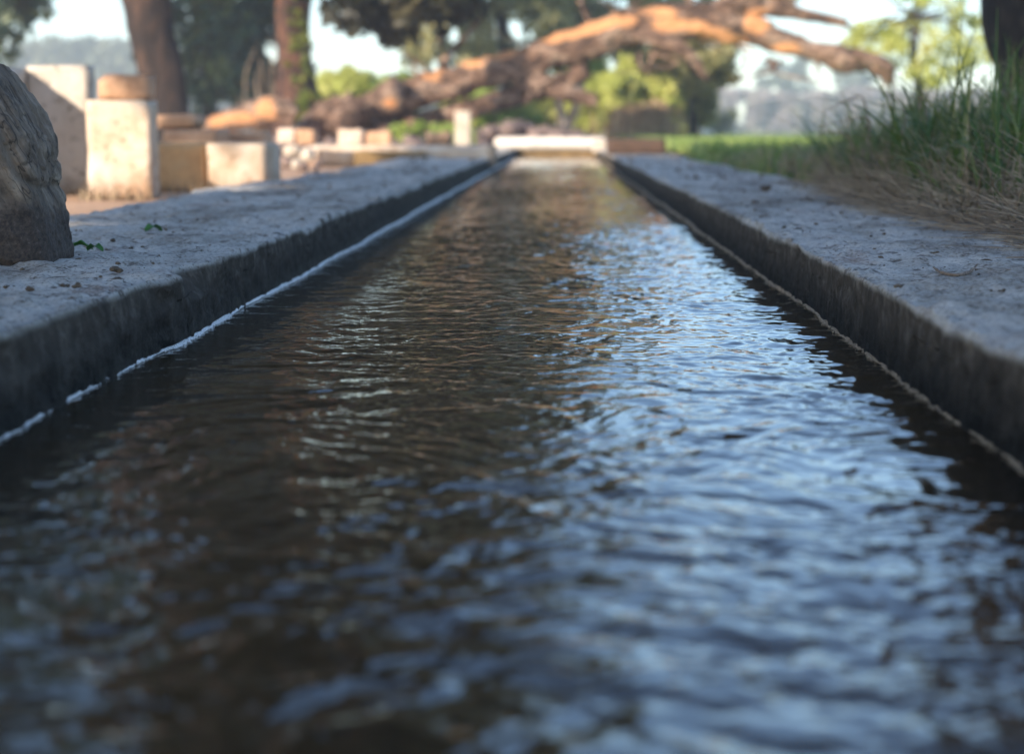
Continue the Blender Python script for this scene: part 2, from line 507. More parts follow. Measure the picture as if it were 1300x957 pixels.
# water with real ripples
ys = np.r_[np.arange(-7, .5, .06), geo(.5, YEND + .1, .0026)]
xs = np.linspace(XL - .06, XR + .06, 400)
Yg, Xg = np.meshgrid(ys, xs, indexing='ij')
wx = Xg + .05 * fbm(Xg * 4, Yg * 3, 0, 3, 71); wy = Yg + .07 * fbm(Xg * 4, Yg * 3, 2, 3, 75)
H = np.zeros_like(Xg)
wr = np.random.default_rng(21)
for k in range(64):
    lam = .018 * (8 ** (wr.random() ** 1.9))
    ang = wr.normal(0, .75) + (PI / 2)
    kk = 2 * PI / lam
    amp = .0044 * lam ** 1.0 * (.6 + .8 * wr.random())
    ph = kk * (wx * math.cos(ang) + wy * math.sin(ang)) + wr.random() * 6.28
    H += amp * (np.sin(ph) + .25 * np.cos(2 * ph))
gust = .75 + .5 * np.clip(fbm(Xg * 2.2, Yg * .8, 0, 3, 91) + .2, -.6, 1)
H *= gust
H += .0010 * fbm(wx * 40, wy * 34, 0, 3, 60) + .0011 * fbm(wx * 11, wy * 9, 0, 3, 64)
fade = np.interp(Yg, [-7, .3, .6, 12, 21], [.4, .8, 1, 1, .8])
w = mesh_obj('water', np.stack([Xg, Yg, H * fade * (.64 * (1 - .55 * np.exp(-((Xg - XL) / .10) ** 2) - .50 * np.exp(-((Xg - XR) / .09) ** 2)))], -1), grid_faces(len(ys), len(xs)), M['water'])
w.data.flip_normals()
tag(w, 'brown rippled irrigation water filling the straight channel', kind='structure')


def flat_box(name, x0, x1, y0, y1, z0, z1, mat):
    mb = MB(); rough_box(mb, x0, x1, y0, y1, z0, z1, .3, .01, .01)
    return mb.build(name, mat)


# foam along the water line
def ico():
    import bmesh
    bm = bmesh.new(); bmesh.ops.create_icosphere(bm, subdivisions=1, radius=1)
    v = np.array([q.co[:] for q in bm.verts]); f = np.array([[x.index for x in q.verts] for q in bm.faces]); bm.free()
    return v, f


IV, IF = ico()


def bubbles(name, side, n, mat, rad, width, label, seed):
    r = np.random.default_rng(seed)
    y = .8 * (20.5 / .8) ** r.random(n)
    x0 = XL if side < 0 else XR
    wv = width * (.75 + .45 * vnoise(y * 3, 0 * y, 0, seed) + .4 * vnoise(y * 17, 0 * y, 0, seed + 1))
    wv = np.maximum(wv, .0006)
    d = np.abs(r.normal(0, 1, n)) * wv
    rr = rad * (.5 + r.random(n)) * np.clip(y / 2.6, .75, 2.6)
    if side < 0:
        near = 1 / (1 + np.exp((y - 2.36) / .012)); ins = near * .012 * np.exp(-((y - 2.0) / .9) ** 2)
    else: ins = 0
    ins = ins + .006 * fbm(y * 1.7, 0 * y, 0, 3, 10 if side < 0 else 40)
    c = np.stack([x0 + side * ins - side * (d - .001), y, .0005 + .5 * rr + .002 * r.random(n) * (d < width * .6)], -1)
    v = (IV[None] * rr[:, None, None] * np.array([1, 1.25, .8]) + c[:, None]).reshape(-1, 3)
    f = (IF[None] + (np.arange(n) * len(IV))[:, None, None]).reshape(-1, 3)
    o = mesh_obj(name, v, f, mat)
    tag(o, label, kind='stuff')


bubbles('foam', -1, 19000, M['foam'], 0.0013, .0027, 'thin white line of foam along the left water edge', 5)
bubbles('scum', 1, 12000, M['scum'], .0011, .0034, 'brown frothy scum line along the right water edge', 6)

# ------------------------------------------------------------------ ground
gx = np.unique(np.r_[np.linspace(-400, -12, 12), np.linspace(-12, -1.03, 60), np.linspace(.82, 12, 60), np.linspace(12, 400, 12)])
gy = np.unique(np.r_[np.linspace(-200, -7.0, 8), np.linspace(-7.0, YEND + .1, 160), np.linspace(YEND + .1, 60, 50), np.linspace(60, 700, 14)])
Yg, Xg = np.meshgrid(gy, gx, indexing='ij')
near = np.exp(-(np.abs(Xg) / 30) ** 2) * np.exp(-(np.maximum(Yg - 10, 0) / 60) ** 2)
Zg = .062 + near * (.012 * fbm(Xg * 1.3, Yg * 1.3, 0, 4, 30)) + .0 * Xg
Zg += np.where(Xg > .85, np.clip((Xg - .85) * .05, 0, .06) * np.exp(-((Yg - 5) / 9) ** 2), 0)
Zg -= .02 * np.clip((-Xg - 1.02) / .1, 0, 1) * (Xg < 0)
fc = grid_faces(len(gy), len(gx))
cx = Xg.ravel()[fc].mean(1); cy = Yg.ravel()[fc].mean(1)
fc = fc[~((cx > -1.03) & (cx < .82) & (cy > -7.0) & (cy < YEND + .1))]
g = mesh_obj('ground', np.stack([Xg, Yg, Zg], -1), fc, M['dirt']); g.data.flip_normals() if g.data.polygons[0].normal.z < 0 else None
tag(g, 'bare orange brown dirt ground around the channel', kind='structure')
gx = np.linspace(1.0, 190, 50); gy = np.linspace(14.5, 320, 50)
Yg, Xg = np.meshgrid(gy, gx, indexing='ij')
g = mesh_obj('field', np.stack([Xg, Yg, .118 + 0 * Xg], -1), grid_faces(50, 50), M['field']); g.data.flip_normals() if g.data.polygons[0].normal.z < 0 else None
tag(g, 'flat bright green crop field to the right', kind='structure')
gx = np.linspace(-90, -.5, 30); gy = np.linspace(30, 200, 30)
Yg, Xg = np.meshgrid(gy, gx, indexing='ij')
g = mesh_obj('field', np.stack([Xg, Yg, .11 + 0 * Xg], -1), grid_faces(30, 30), M['field']); g.data.flip_normals() if g.data.polygons[0].normal.z < 0 else None
tag(g, 'green field behind the trees to the left', kind='structure')


# ------------------------------------------------------------------ blades
def blades(name, px, py, pz, h, w, lean, mat, seed, label, kind='stuff', seg=5, parent=None, droop=1.0):
    r = np.random.default_rng(seed); n = len(px)
    az = r.random(n) * 2 * PI; fa = az + PI / 2 + r.normal(0, .4, n)
    t = np.linspace(0, 1, seg + 1)
    dx, dy = np.cos(az), np.sin(az)
    cur = lean[:, None] * t ** 2 * h[:, None]
    up = h[:, None] * (t - droop * .35 * (lean[:, None]) * t ** 3)
    cxp = px[:, None] + dx[:, None] * cur; cyp = py[:, None] + dy[:, None] * cur; czp = pz[:, None] + up
    ww = w[:, None] * (1 - t ** 2 * .9) / 2
    a = np.stack([cxp - np.cos(fa)[:, None] * ww, cyp - np.sin(fa)[:, None] * ww, czp], -1)
    b = np.stack([cxp + np.cos(fa)[:, None] * ww, cyp + np.sin(fa)[:, None] * ww, czp], -1)
    v = np.stack([a, b], 2).reshape(n, -1, 3)
    k = np.arange(seg)
    f0 = np.stack([2 * k, 2 * k + 1, 2 * k + 3, 2 * k + 2], -1)
    f = (f0[None] + (np.arange(n) * 2 * (seg + 1))[:, None, None]).reshape(-1, 4)
    tint = np.repeat(r.random(n), 2 * (seg + 1))
    o = mesh_obj(name, v.reshape(-1, 3), f, mat, parent, attr={'tint': tint})
    tag(o, label, kind=kind)
    return o


def edge_x(y):   # where the grass meets the right rim
    return np.interp(y, [2.4, 3.2, 4.2, 5.2, 6.5, 8, 12], [.80, .80, .79, .84, .90, .86, .84])


r = np.random.default_rng(50)
n = 7500
y = 2.9 + 9 * r.random(n) ** 1.25; off = r.gamma(1.6, .33, n)
x = edge_x(y) + .02 + off
clump = fbm(x * 3, y * 2.2, 0, 3, 12)
keep = clump + r.normal(0, .15, n) > -.25
x, y, off, clump = x[keep], y[keep], off[keep], clump[keep]
hh = (.09 + .20 * np.clip(off * 2.2, 0, 1)) * (.55 + .75 * r.random(len(x))) * (1 + .35 * clump) * np.interp(y, [3, 4, 6, 7.5, 9, 12], [.8, 1.1, 1.05, .72, .55, .4])
blades('grass', x, y, np.full(len(x), .07), hh, .004 + .005 * r.random(len(x)), np.abs(r.normal(.55, .4, len(x))), M['grass'], 51,
       'long green grass growing beside the right concrete rim')
n = 5200
y = 3.7 + 3.4 * r.random(n); x = edge_x(y) + .08 + 1.7 * r.random(n) ** 1.0
hh = (.23 + .24 * r.random(n)) * np.interp(y, [3.7, 5, 6.3, 7.1], [.9, 1.05, .95, .7]) * (1 + .2 * fbm(x * 4, y * 3, 0, 2, 3))
blades('tall_grass', x, y, np.full(n, .07), hh, .006 + .007 * r.random(n), np.abs(r.normal(.7, .5, n)), M['grass'], 53,
       'tallest dark green grass tuft near the right tree trunk')


n = 1500
y = 3.6 + 3.6 * r.random(n); x = edge_x(y) + .08 + 1.5 * r.random(n)
blades('dry_stalks', x, y, np.full(n, .07), .14 + .24 * r.random(n), .0025 + .003 * r.random(n), np.abs(r.normal(.8, .5, n)), M['straw'], 70,
       'straw coloured dry stalks standing among the tall green grass')


def straw(name, n, fx, fy, fz, length, rad, seed, label, flat=.35, bunch=None):
    r = np.random.default_rng(seed)
    x, y = fx(r, n), fy(r, n); x = x(y) if callable(x) else x
    z = fz(r, n, x, y)
    L = length * (.4 + r.random(n) * 1.1)
    az = r.random(n) * 2 * PI; el = np.abs(r.normal(0, flat, n))
    seg = 7; t = np.linspace(0, 1, seg + 1)
    turn = r.normal(0, 1.1, n)[:, None] * t; eln = el[:, None] * (1 - 1.2 * t * r.random(n)[:, None])
    stepx = np.cos(az[:, None] + turn) * np.cos(eln); stepy = np.sin(az[:, None] + turn) * np.cos(eln); stepz = np.sin(eln)
    P = np.stack([np.cumsum(stepx, 1), np.cumsum(stepy, 1), np.cumsum(stepz, 1)], -1) * (L / seg)[:, None, None]
    P = P - P[:, :1] + np.stack([x, y, z], -1)[:, None]
    P[..., 2] = np.maximum(P[..., 2], BANK + .004 + .006 * r.random(n)[:, None])
    rd = (rad * (.6 + .8 * r.random(n)))[:, None] * (1 - .6 * t)
    side = np.stack([-np.sin(az[:, None] + turn), np.cos(az[:, None] + turn), 0 * turn], -1)
    upv = np.array([0, 0, 1.0])
    ring = [side * rd[..., None], upv * rd[..., None], -side * rd[..., None]]
    v = np.stack([P + q for q in ring], 2).reshape(n, -1, 3)
    fl = []
    for k in range(seg):
        for j in range(3):
            fl.append((3 * k + j, 3 * k + (j + 1) % 3, 3 * k + 3 + (j + 1) % 3, 3 * k + 3 + j))
    fl = np.array(fl)
    f = (fl[None] + (np.arange(n) * 3 * (seg + 1))[:, None, None]).reshape(-1, 4)
    o = mesh_obj(name, v.reshape(-1, 3), f, M['straw'], attr={'tint': np.repeat(r.random(n), 3 * (seg + 1))})
    tag(o, label, kind='stuff')


straw('dry_grass', 9000, lambda r, n: (lambda y: edge_x(y) + .0 + .95 * r.random(n) ** 1.3), lambda r, n: 2.5 + 4.2 * r.random(n) ** 1.2,
      lambda r, n, x, y: .09 + .27 * r.random(n) ** 1.3 * np.clip((x - edge_x(y)) * 2.4, 0.05, 1) * np.interp(y, [3, 4.5, 5.5, 7], [.8, 1, .8, .3]), .17, .0017, 61,
      'tangled dry brown grass heaped on the edge of the right rim', .55)
straw('straw_litter', 620, lambda r, n: (lambda y: edge_x(y) - .05 + .12 * r.random(n) - .04 * r.random(n)), lambda r, n: 2.3 + 3.6 * r.random(n),
      lambda r, n, x, y: .1 + 0 * x, .10, .0014, 62, 'loose dry straw lying on the right concrete rim below the grass', .08)
n = 2600
y = 5.3 + 5.5 * r.random(n) ** 1.2; x = edge_x(y) + .03 + r.gamma(1.2, .25, n)
blades('dry_grass', x, y, np.full(n, .07), (.06 + .15 * r.random(n)) * np.interp(y, [5, 8, 11], [1.1, .9, .5]), .004 + .004 * r.random(n), np.abs(r.normal(.3, .3, n)), M['straw'], 66,
       'sparse yellowed grass fringe beside the far half of the right rim')
n = 5200
y = 5.6 + 7.5 * r.random(n); x = edge_x(y) + .02 + r.gamma(1.3, .30, n)
blades('grass_fringe', x, y, np.full(n, .075), (.05 + .13 * r.random(n)) * np.interp(y, [5, 8, 12], [1.25, 1.0, .6]) * (1 + .5 * fbm(x * 3, y * 2, 0, 2, 77)), .005 + .005 * r.random(n), np.abs(r.normal(.5, .35, n)), M['grass_light'], 68,
       'mixed green and yellow grass fringe beside the far right rim')
n = 26000
y = 12.5 + 42 * r.random(n) ** 1.6; x = .93 + (y * .32 + 1) * r.random(n) ** 1.15
blades('crop', x, y, np.full(n, .115), (.07 + .07 * r.random(n)), .012 + .012 * r.random(n), np.abs(r.normal(.4, .3, n)), M['crop'], 67,
       'bright green young crop filling the sunlit field', seg=3)

# arching weed stems against the sky, left of the tall grass
for k, (a, b, c, d, Yw) in enumerate([((1092, 232), (1078, 175), (1050, 168), (1033, 175), 5.6), ((1108, 235), (1098, 130), (1075, 128), (1045, 142), 5.4),
                                      ((1120, 240), (1150, 150), (1125, 118), (1100, 112), 5.2), ((1085, 235), (1105, 160), (1090, 150), (1040, 160), 5.8)]):
    mb = MB(); P4 = [U(*q, Yw + i * .04) for i, q in enumerate((a, b, c, d))]
    tube(mb, P4, [.003, .0025, .002, .0008], 6, 5, .05)
    base = tuple(P4[0])
    o = mb.build('weed_stem', M['twig'], base=base)
    tag(o, ['lowest thin brown weed stem drooping left beside the tall grass', 'thin weed stem bending left over the purple far brush',
            'tallest weed stem curling under the broken branch tip', 'weed stem with a long level tip left of the tall grass'][k], 'weed', 'weed stems leaning out of the grass')


# ------------------------------------------------------------------ litter on the rims
mb = MB(); r = np.random.default_rng(80)
for k in range(620):
    yy = 1.1 * (14 / 1.1) ** r.random(); s = r.random() < .5
    xx = (XL - .03 - .5 * r.random()) if s else (XR + .03 + .4 * r.random())
    rad = (.0012 + .0035 * r.random() ** 3) * max(1, yy / 3.5)
    v = IV * rad * np.array([1, 1, .6]) * (1 + .25 * r.normal(size=(12, 1))) + np.array([xx, yy, BANK + rad * .4 + .002])
    mb.add(v, IF)
o = mb.build('grit', M['soil'], smooth=False)
tag(o, 'dark crumbs of soil scattered over both concrete rims', kind='stuff')


mb = MB()
for k in range(260):
    yy = 1.3 * (14 / 1.3) ** r.random(); sd = r.random() < .45
    u_ = r.random()
    xx = (XL - .02 - .5 * u_) if sd else (XR + .42 - .4 * u_ ** 1.6)
    L_ = (.004 + .007 * r.random()) * max(1, yy / 4); a_ = r.random() * 6.28; c_, s_ = math.cos(a_), math.sin(a_)
    pts = [(-L_, 0, 0), (0, -L_ * .35, .003), (L_, 0, .001), (0, L_ * .35, .004)]
    v_ = [(xx + p[0] * c_ - p[1] * s_, yy + p[0] * s_ + p[1] * c_, BANK + .004 + p[2] + r.random() * .002) for p in pts]
    mb.add(v_, [(0, 1, 2, 3)])
o = mb.build('leaf_litter', M['soil'], smooth=False)
tag(o, 'tiny dark dry leaf flakes strewn over the concrete rims', kind='stuff')


def curled_leaf(px, py, size, label, seed, rot):
    Yl = 2350 * (CAMZ - BANK) / (py - 167)
    b = U(px, py, Yl); base = (b.x, b.y, BANK + .002)
    n = 15; u = np.linspace(-1, 1, n); vv = np.linspace(-1, 1, n)
    Ug, Vg = np.meshgrid(u, vv, indexing='ij')
    wd = .55 * np.sqrt(np.maximum(0, 1 - np.abs(Ug) ** 2.2)) * (1 - .15 * Ug)
    x = Ug; y2 = Vg * wd; z = .55 * (Vg * wd) ** 2 * 1.6 + .22 * np.cos(Ug * 2.6) + .05 * np.sin(Ug * 9 + seed) * np.abs(Vg)
    c, s = math.cos(rot), math.sin(rot)
    P = np.stack([x * c - y2 * s, x * s + y2 * c, z + .12], -1) * size
    P2 = P + np.array([0, 0, .0006])
    V = np.vstack([P.reshape(-1, 3), P2.reshape(-1, 3)]); Fq = grid_faces(n, n)
    F2 = np.vstack([Fq[:, ::-1], Fq + n * n])
    ob = mesh_obj('fallen_leaf', V, F2, M['fresh_leaf'], loc=base, attr={'tint': np.full(len(V), .5) + .2 * np.tile(Ug.ravel(), 2)})
    tag(ob, label, 'leaf', 'green leaves fallen on the left rim')
    mb = MB(); tube(mb, [(-.95 * size * c, -.95 * size * s, .08 * size), (-1.25 * size * c, -1.25 * size * s, .25 * size), (-1.5 * size * c, -1.5 * size * s, .3 * size)], [.0009, .0007, .0005], 4, 5, 0)
    mb.build('leaf_stalk', M['twig'], ob)


curled_leaf(102, 318, .021, 'curled green leaf lying right beside the foot of the sawn log', 1, .2)
curled_leaf(121, 319, .016, 'smaller green leaf curled open with a brown hole, second from the log', 2, -.5)
curled_leaf(195, 294, .020, 'green leaf lying alone farther back on the left rim', 3, .9)


def twig(pts, rad, label, seed, name='twig'):
    Pw = []
    for (px, py, dz) in pts:
        Yl = 2350 * (CAMZ - BANK - dz - .004) / (py - 167)
        q = U(px, py, Yl); Pw.append(Vector((q.x, Yl, BANK + .004 + dz)))
    mb = MB(); tube(mb, Pw, rad, 7, 7, .35, 90, seed)
    o = mb.build(name, M['twig'], base=tuple(Pw[0]))
    return tag(o, label, 'twig', 'dry twigs on the right rim')


twig([(1185, 337, 0), (1196, 344, 0), (1215, 347, 0), (1232, 342, .001), (1241, 333, .006)], [.0012, .0022, .0026, .0022, .001], 'forked brown twig lying on the right rim, left of the other twig', 3)
twig([(1238, 340, 0), (1262, 341, 0), (1280, 341, .002), (1297, 343, 0)], [.0018, .002, .0022, .0015], 'straight brown twig at the right edge of the photo, on the rim', 4)
twig([(1145, 262, 0), (1178, 262, .004), (1215, 250, .02), (1250, 252, .03)], [.003, .003, .0022, .0012], 'pale dry stalk arching out of the straw heap', 5)
twig([(1150, 257, .0), (1143, 243, .02), (1122, 225, .05)], [.0026, .002, .001], 'pale split stalk pointing up left out of the straw', 6)
twig([(1152, 257, .0), (1160, 240, .025), (1173, 222, .055)], [.0026, .002, .001], 'pale split stalk pointing up right out of the straw', 7)

for k, (px, py, sz, lb) in enumerate([(975, 238, .024, 'dark clod of soil in the middle distance on the right rim'), (1026, 252, .014, 'small dark clod right of the bigger clod on the right rim'),
                                      (962, 256, .012, 'flat dark crumb nearest the wet edge of the right rim'), (1188, 321, .009, 'brown crumb just above the twig on the right rim'),
                                      (1142, 362, .006, 'tiny black crumb close to the lip of the right rim'), (146, 343, .012, 'dark crumb of soil near the broken corner of the left rim'),
                                      (94, 364, .009, 'small dark crumb in front of the log foot'), (40, 368, .009, 'leftmost dark crumb on the left rim below the log'), (882, 225, .02, 'farthest dark clod on the right rim')]):
    Yl = 2350 * (CAMZ - BANK - .004) / (py - 167); q = U(px, py, Yl)
    mb = MB()
    for j in range(5): stone(mb, (sz * .7 * rng.normal(), sz * .7 * rng.normal(), sz * .15 * j * .4), sz * (.32 + .25 * rng.random()), 700 + k * 9 + j, .6, 7)
    o = mb.build('soil_clod', M['soil'], base=(0, 0, 0)); o.location = (q.x, Yl, BANK + .004)
    tag(o, lb, 'clod', 'clods of soil on the rims')

# ------------------------------------------------------------------ sawn log in the foreground, left
YL = 2.50
outline = [(88, 337), (89, 322), (85, 300), (79, 268), (75, 245), (73, 222), (66, 196), (63, 168), (46, 138), (24, 106), (4, 84), (-40, 70), (-110, 66), (-175, 96),
           (-205, 160), (-190, 225), (-150, 275), (-100, 303), (-50, 312), (-8, 317), (8, 322), (22, 336), (50, 338)]
P2 = np.array([[U(a, b, YL + .13).x, U(a, b, YL + .13).z] for a, b in [(a_ - 7, b_) for a_, b_ in outline]])
# resample
seglen = np.r_[0, np.cumsum(np.linalg.norm(np.diff(np.vstack([P2, P2[:1]]), axis=0), axis=1))]
tt = np.linspace(0, seglen[-1], 420, endpoint=False)
Q = np.stack([np.interp(tt, seglen, np.r_[P2[:, 0], P2[0, 0]]), np.interp(tt, seglen, np.r_[P2[:, 1], P2[0, 1]])], -1)
cen = np.array([Q[:, 0].mean(), Q[:, 1].mean()])
rings = []
D = .12
for u in np.r_[np.linspace(-1, 1, 90)]:
    k = max(0.0, 1 - abs(u) ** 5) ** .5
    k = max(k, .02)
    p = cen + (Q - cen) * (k if True else 1)
    # keep the foot on the rim: below the centre shrink less
    low = Q[:, 1] < cen[1]
    wl = np.clip((cen[1] - Q[low, 1]) / .13, 0, 1); wl = wl * wl * (3 - 2 * wl)
    p[low, 1] = cen[1] + (Q[low, 1] - cen[1]) * (k ** (1 - .7 * wl))
    rings.append(np.stack([p[:, 0], np.full(420, YL + .13 + u * D), p[:, 1]], -1))
# flat front and back closed by shrinking rings
front = [np.stack([cen[0] + (rings[0][:, 0] - cen[0]) * q, rings[0][:, 1], cen[1] + (rings[0][:, 2] - cen[1]) * q], -1) for q in (0.01,)]
G = np.array(front + rings + [np.stack([cen[0] + (rings[-1][:, 0] - cen[0]) * .01, rings[-1][:, 1], cen[1] + (rings[-1][:, 2] - cen[1]) * .01], -1)])
cc = np.array([cen[0], YL + .13, cen[1]])
dv = G - cc; dn = dv / np.linalg.norm(dv, axis=-1, keepdims=True)
ax = np.array([-.5, 0, .866])                       # leaning axis, bark ridges follow it
al = G @ ax; ac = G @ np.array([.866, 0, .5])
ridge = fbm(ac * 38 + 2 * vnoise(al * 6, ac * 6, 0, 2), G[..., 1] * 38, al * 5, 4, 33)
dsp = .0035 * fbm(G[..., 0] * 14, G[..., 1] * 14, G[..., 2] * 14, 4, 31) + .0035 * np.sign(ridge) * np.abs(ridge) ** .6 + .0025 * fbm(G[..., 0] * 70, G[..., 1] * 70, G[..., 2] * 70, 3, 35)
groove = np.exp(-((ac - (U(42, 225, YL + .05).x * .866 + U(42, 225, YL + .05).z * .5) + .012 * vnoise(al * 14, 0 * al, 0, 8)) / .0055) ** 2) * (G[..., 2] > .13) * (G[..., 2] < .33)
cr1 = fbm(ac * 26 + .8 * vnoise(al * 5, ac * 5, 0, 12), G[..., 1] * 20, al * 1.6, 3, 43)
plates = np.round((al * 9 + 1.6 * fbm(ac * 20, G[..., 1] * 14, al * 6, 2, 47)))
plate = .006 * vnoise(plates * 1.7, np.round(ac * 22 + .8 * vnoise(al * 9, ac * 5, 0, 3)) * 1.3, 0, 49)
G = G + dn * (dsp - .008 * groove - .005 * np.exp(-(cr1 / .04) ** 2))[..., None]
G[..., 2] = np.maximum(G[..., 2], BANK - .004)
base = np.array([U(55, 337, YL).x, YL + .1, BANK])
o = mesh_obj('sawn_log', (G - base).reshape(-1, 3), grid_faces(len(G), 420, True), M['log'], loc=tuple(base))
tag(o, 'thick weathered grey sawn log standing tilted on the left concrete rim', 'log')
# ------------------------------------------------------------------ masonry
GZ = .035


def block(name, mat, px0, px1, pytop, Y, depth, label, cat, z0=GZ, seed=0, amp=.006, group=None, parts=None, bottom=None):
    a = U(px0, pytop, Y); b = U(px1, pytop, Y)
    if bottom is not None: z0 = U(px0, bottom, Y).z
    mb = MB(); rough_box(mb, a.x, b.x, Y, Y + depth, z0, a.z, .025, amp * .8, .003, seed, 9)
    base = ((a.x + b.x) / 2, Y + depth / 2, z0)
    o = mb.build(name, mat, base=base)
    tag(o, label, cat, group)
    return o, a, b


block('plastered_wall', M['plaster_grey'], 33, 111, 83, 6.95, .10, 'tallest pale plastered wall slab at left, crossed by a diagonal shadow', 'wall', seed=1)
xw = U(33, 83, 6.95).x
mb = MB(); rough_box(mb, xw - .13, xw - .002, 6.56, 7.05, GZ, U(33, 86, 6.95).z, .05, .006, .012, 2, 9)
o = mb.build('side_wall', M['plaster_grey'], base=(xw - .05, 6, GZ)); tag(o, 'pale wall running toward the viewer at the far left, behind the log', 'wall')
block('plastered_pillar', M['plaster'], 109, 190, 127, 6.6, .14, 'sunlit peeling pillar block right of the tallest wall slab', 'pillar', seed=3)
zc = U(120, 127, 6.6).z
block('brick_block', M['brick'], 122, 188, 95, 6.61, .12, 'small orange block set on top of the peeling pillar', 'block', z0=zc + .002, seed=4)
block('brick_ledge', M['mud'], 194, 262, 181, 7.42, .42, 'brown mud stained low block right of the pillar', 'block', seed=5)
block('low_plastered_block', M['plaster'], 262.6, 337, 182, 7.4, .42, 'pale cream low block between the brown block and the loose stones', 'block', seed=6)
block('brick_slab', M['brick'], 206, 276, 164, 8.3, .3, 'wide orange brick slab lying behind the brown low block', 'brick', seed=7, z0=GZ)
zc = U(206, 164, 8.3).z
block('brick_slab', M['brick'], 198, 250, 146, 8.35, .22, 'smaller orange brick slab stacked highest behind the brown block', 'brick', seed=8, z0=zc + .002)
block('brick_slab', M['brick'], 277, 336, 168, 8.6, .25, 'low rough orange slab behind the pale cream block', 'brick', seed=9)
block('low_wall', M['plaster'], 392, 628, 185, 13.0, .5, 'long low pale kerb wall left of the far end of the water', 'wall', seed=10, amp=.012)
block('stained_slab', M['mossy'], 448, 542, 192, 12.9, .09, 'yellow algae stained slab against the front of the low kerb wall', 'slab', seed=11, amp=.01)
block('fence_post', M['pale'], 577, 597, 141, 18.0, .14, 'short pale concrete post standing below the fallen trunk', 'post', seed=12)
for k, (a, b, t, bt, mt, lb) in enumerate([(352, 374, 163, 182, 'pale_brick', 'whitish brick leftmost on the low wall, nearest the tree foot'), (376, 399, 165, 183, 'brick', 'red brick second from the left on the low wall'),
                                           (430, 461, 165, 184, 'pale_brick', 'rounded pale brick right of the dark tree foot'), (464, 496, 167, 184, 'brick', 'wide orange brick touching the rounded pale brick'),
                                           (540, 573, 168, 184, 'brick', 'dull red brick alone near the concrete post')]):
    block('loose_brick', M[mt], a, b, t, 13.2 if a > 400 else 12.6, .13, lb, 'brick', seed=20 + k, group='loose bricks laid on the low wall', amp=.012, bottom=bt + .2)

# far end of the channel: basin with a thick pale lip
end = empty('channel_outlet', ((XL + XR) / 2, YEND, 0))
tag(end, 'pale concrete outlet basin closing the far end of the channel', 'basin')
mb = MB(); a = U(652, 190, YEND); b = U(772, 190, YEND)
rough_box(mb, XL - .06, XR + .16, YEND, YEND + .6, -.1, a.z + .0, .05, .008, .01, 30)
mb.build('basin_wall', M['mossy'], end).data.transform(__import__('mathutils').Matrix.Translation((-(XL + XR) / 2, -YEND, 0)))
mb = MB(); c = U(628, 175, YEND)
rough_box(mb, c.x, XR + .13, YEND - .05, YEND + .62, a.z + .002, c.z + .005, .05, .01, .05, 31)
mb.build('basin_lip', M['sand'], end).data.transform(__import__('mathutils').Matrix.Translation((-(XL + XR) / 2, -YEND, 0)))
block('end_pier', M['pale'], 753, 770, 178, 19.6, .5, 'small white pier at the far right corner of the channel', 'pier', seed=32, z0=.06)
block('brick_chest', M['darkbrick'], 772, 846, 176, 15.0, .5, 'dark brown brick box beside the green field', 'box', seed=33, z0=BANK + .004)
mb = MB(); c = U(876, 163, 52)
stone(mb, (c.x, 52, .1), .72, 5, .42, 12)
o = mb.build('sand_heap', M['sand'], base=(c.x, 52, .1)); tag(o, 'pale sand heap at the far edge of the green field', 'heap')

rw_ = np.random.default_rng(414)
n = 420; y = np.where(rw_.random(n) < .5, 6.52 - .05 * rw_.random(n), 7.32 - .06 * rw_.random(n)); x = np.where(y < 7, -1.70 + .24 * rw_.random(n), -1.63 + .45 * rw_.random(n)) + .02 * rw_.normal(size=n)
blades('dry_weeds', x, y, np.full(n, .04), .02 + .06 * rw_.random(n) ** 2, .003 + .003 * rw_.random(n), np.abs(rw_.normal(.5, .4, n)), M['straw'], 415, 'short dry weeds along the foot of the plastered blocks')
# loose stones by the tree foot and rubble behind the basin
r = np.random.default_rng(90)
spots = [(362, 206, 10.6, .05), (378, 208, 10.4, .04), (372, 192, 10.9, .055), (390, 196, 11.2, .05), (385, 212, 10.2, .03), (404, 207, 10.8, .035), (358, 190, 11.2, .05), (400, 214, 10.3, .028)]
lbs = ['stone lowest left in the small pile beside the cream block', 'stone at the bottom middle of the small pile beside the cream block', 'rounded stone in the middle of the pile beside the cream block',
       'stone at the upper right of the small stone pile', 'little stone in front of the small pile', 'stone at the right foot of the small pile', 'topmost stone against the cream block', 'smallest stone, farthest right of the small pile']
for (px, py, Ys, sz), lb in zip(spots, lbs):
    p = U(px, py, Ys); mb = MB(); z = max(GZ + sz * .4, p.z)
    stone(mb, (0, 0, 0), sz, int(px), .8)
    o = mb.build('stone', M['stone'] if px % 3 else M['pale'], base=(0, 0, 0)); o.location = (p.x, Ys, z)
    tag(o, lb, 'stone', 'loose stones piled beside the cream block')
mb = MB()
rb = np.random.default_rng(91)
for k in range(150):
    px = 598 + 172 * rb.random(); Ys = 23 + 2.5 * rb.random()
    sz = .07 + .09 * rb.random(); hz = .06 + (.17 + .10 * math.sin((px - 600) / 40)) * rb.random() ** .7
    p = U(px, 180, Ys); stone(mb, (p.x, Ys, hz), sz, k, .75, 6)
o = mb.build('rubble', M['stone'])
tag(o, 'heap of dark rubble behind the outlet basin under the fallen trunk', kind='stuff')
mb = MB()
for k in range(70):
    px = 355 + 200 * rb.random(); Ys = 15 + 5 * rb.random(); sz = .04 + .07 * rb.random()
    p = U(px, 180, Ys); stone(mb, (p.x, Ys, .06 + .14 * rb.random()), sz, k + 300, .75, 6)
o = mb.build('rubble', M['stone']); tag(o, 'dark rubble lying behind the low kerb wall at the tree foot', kind='stuff')


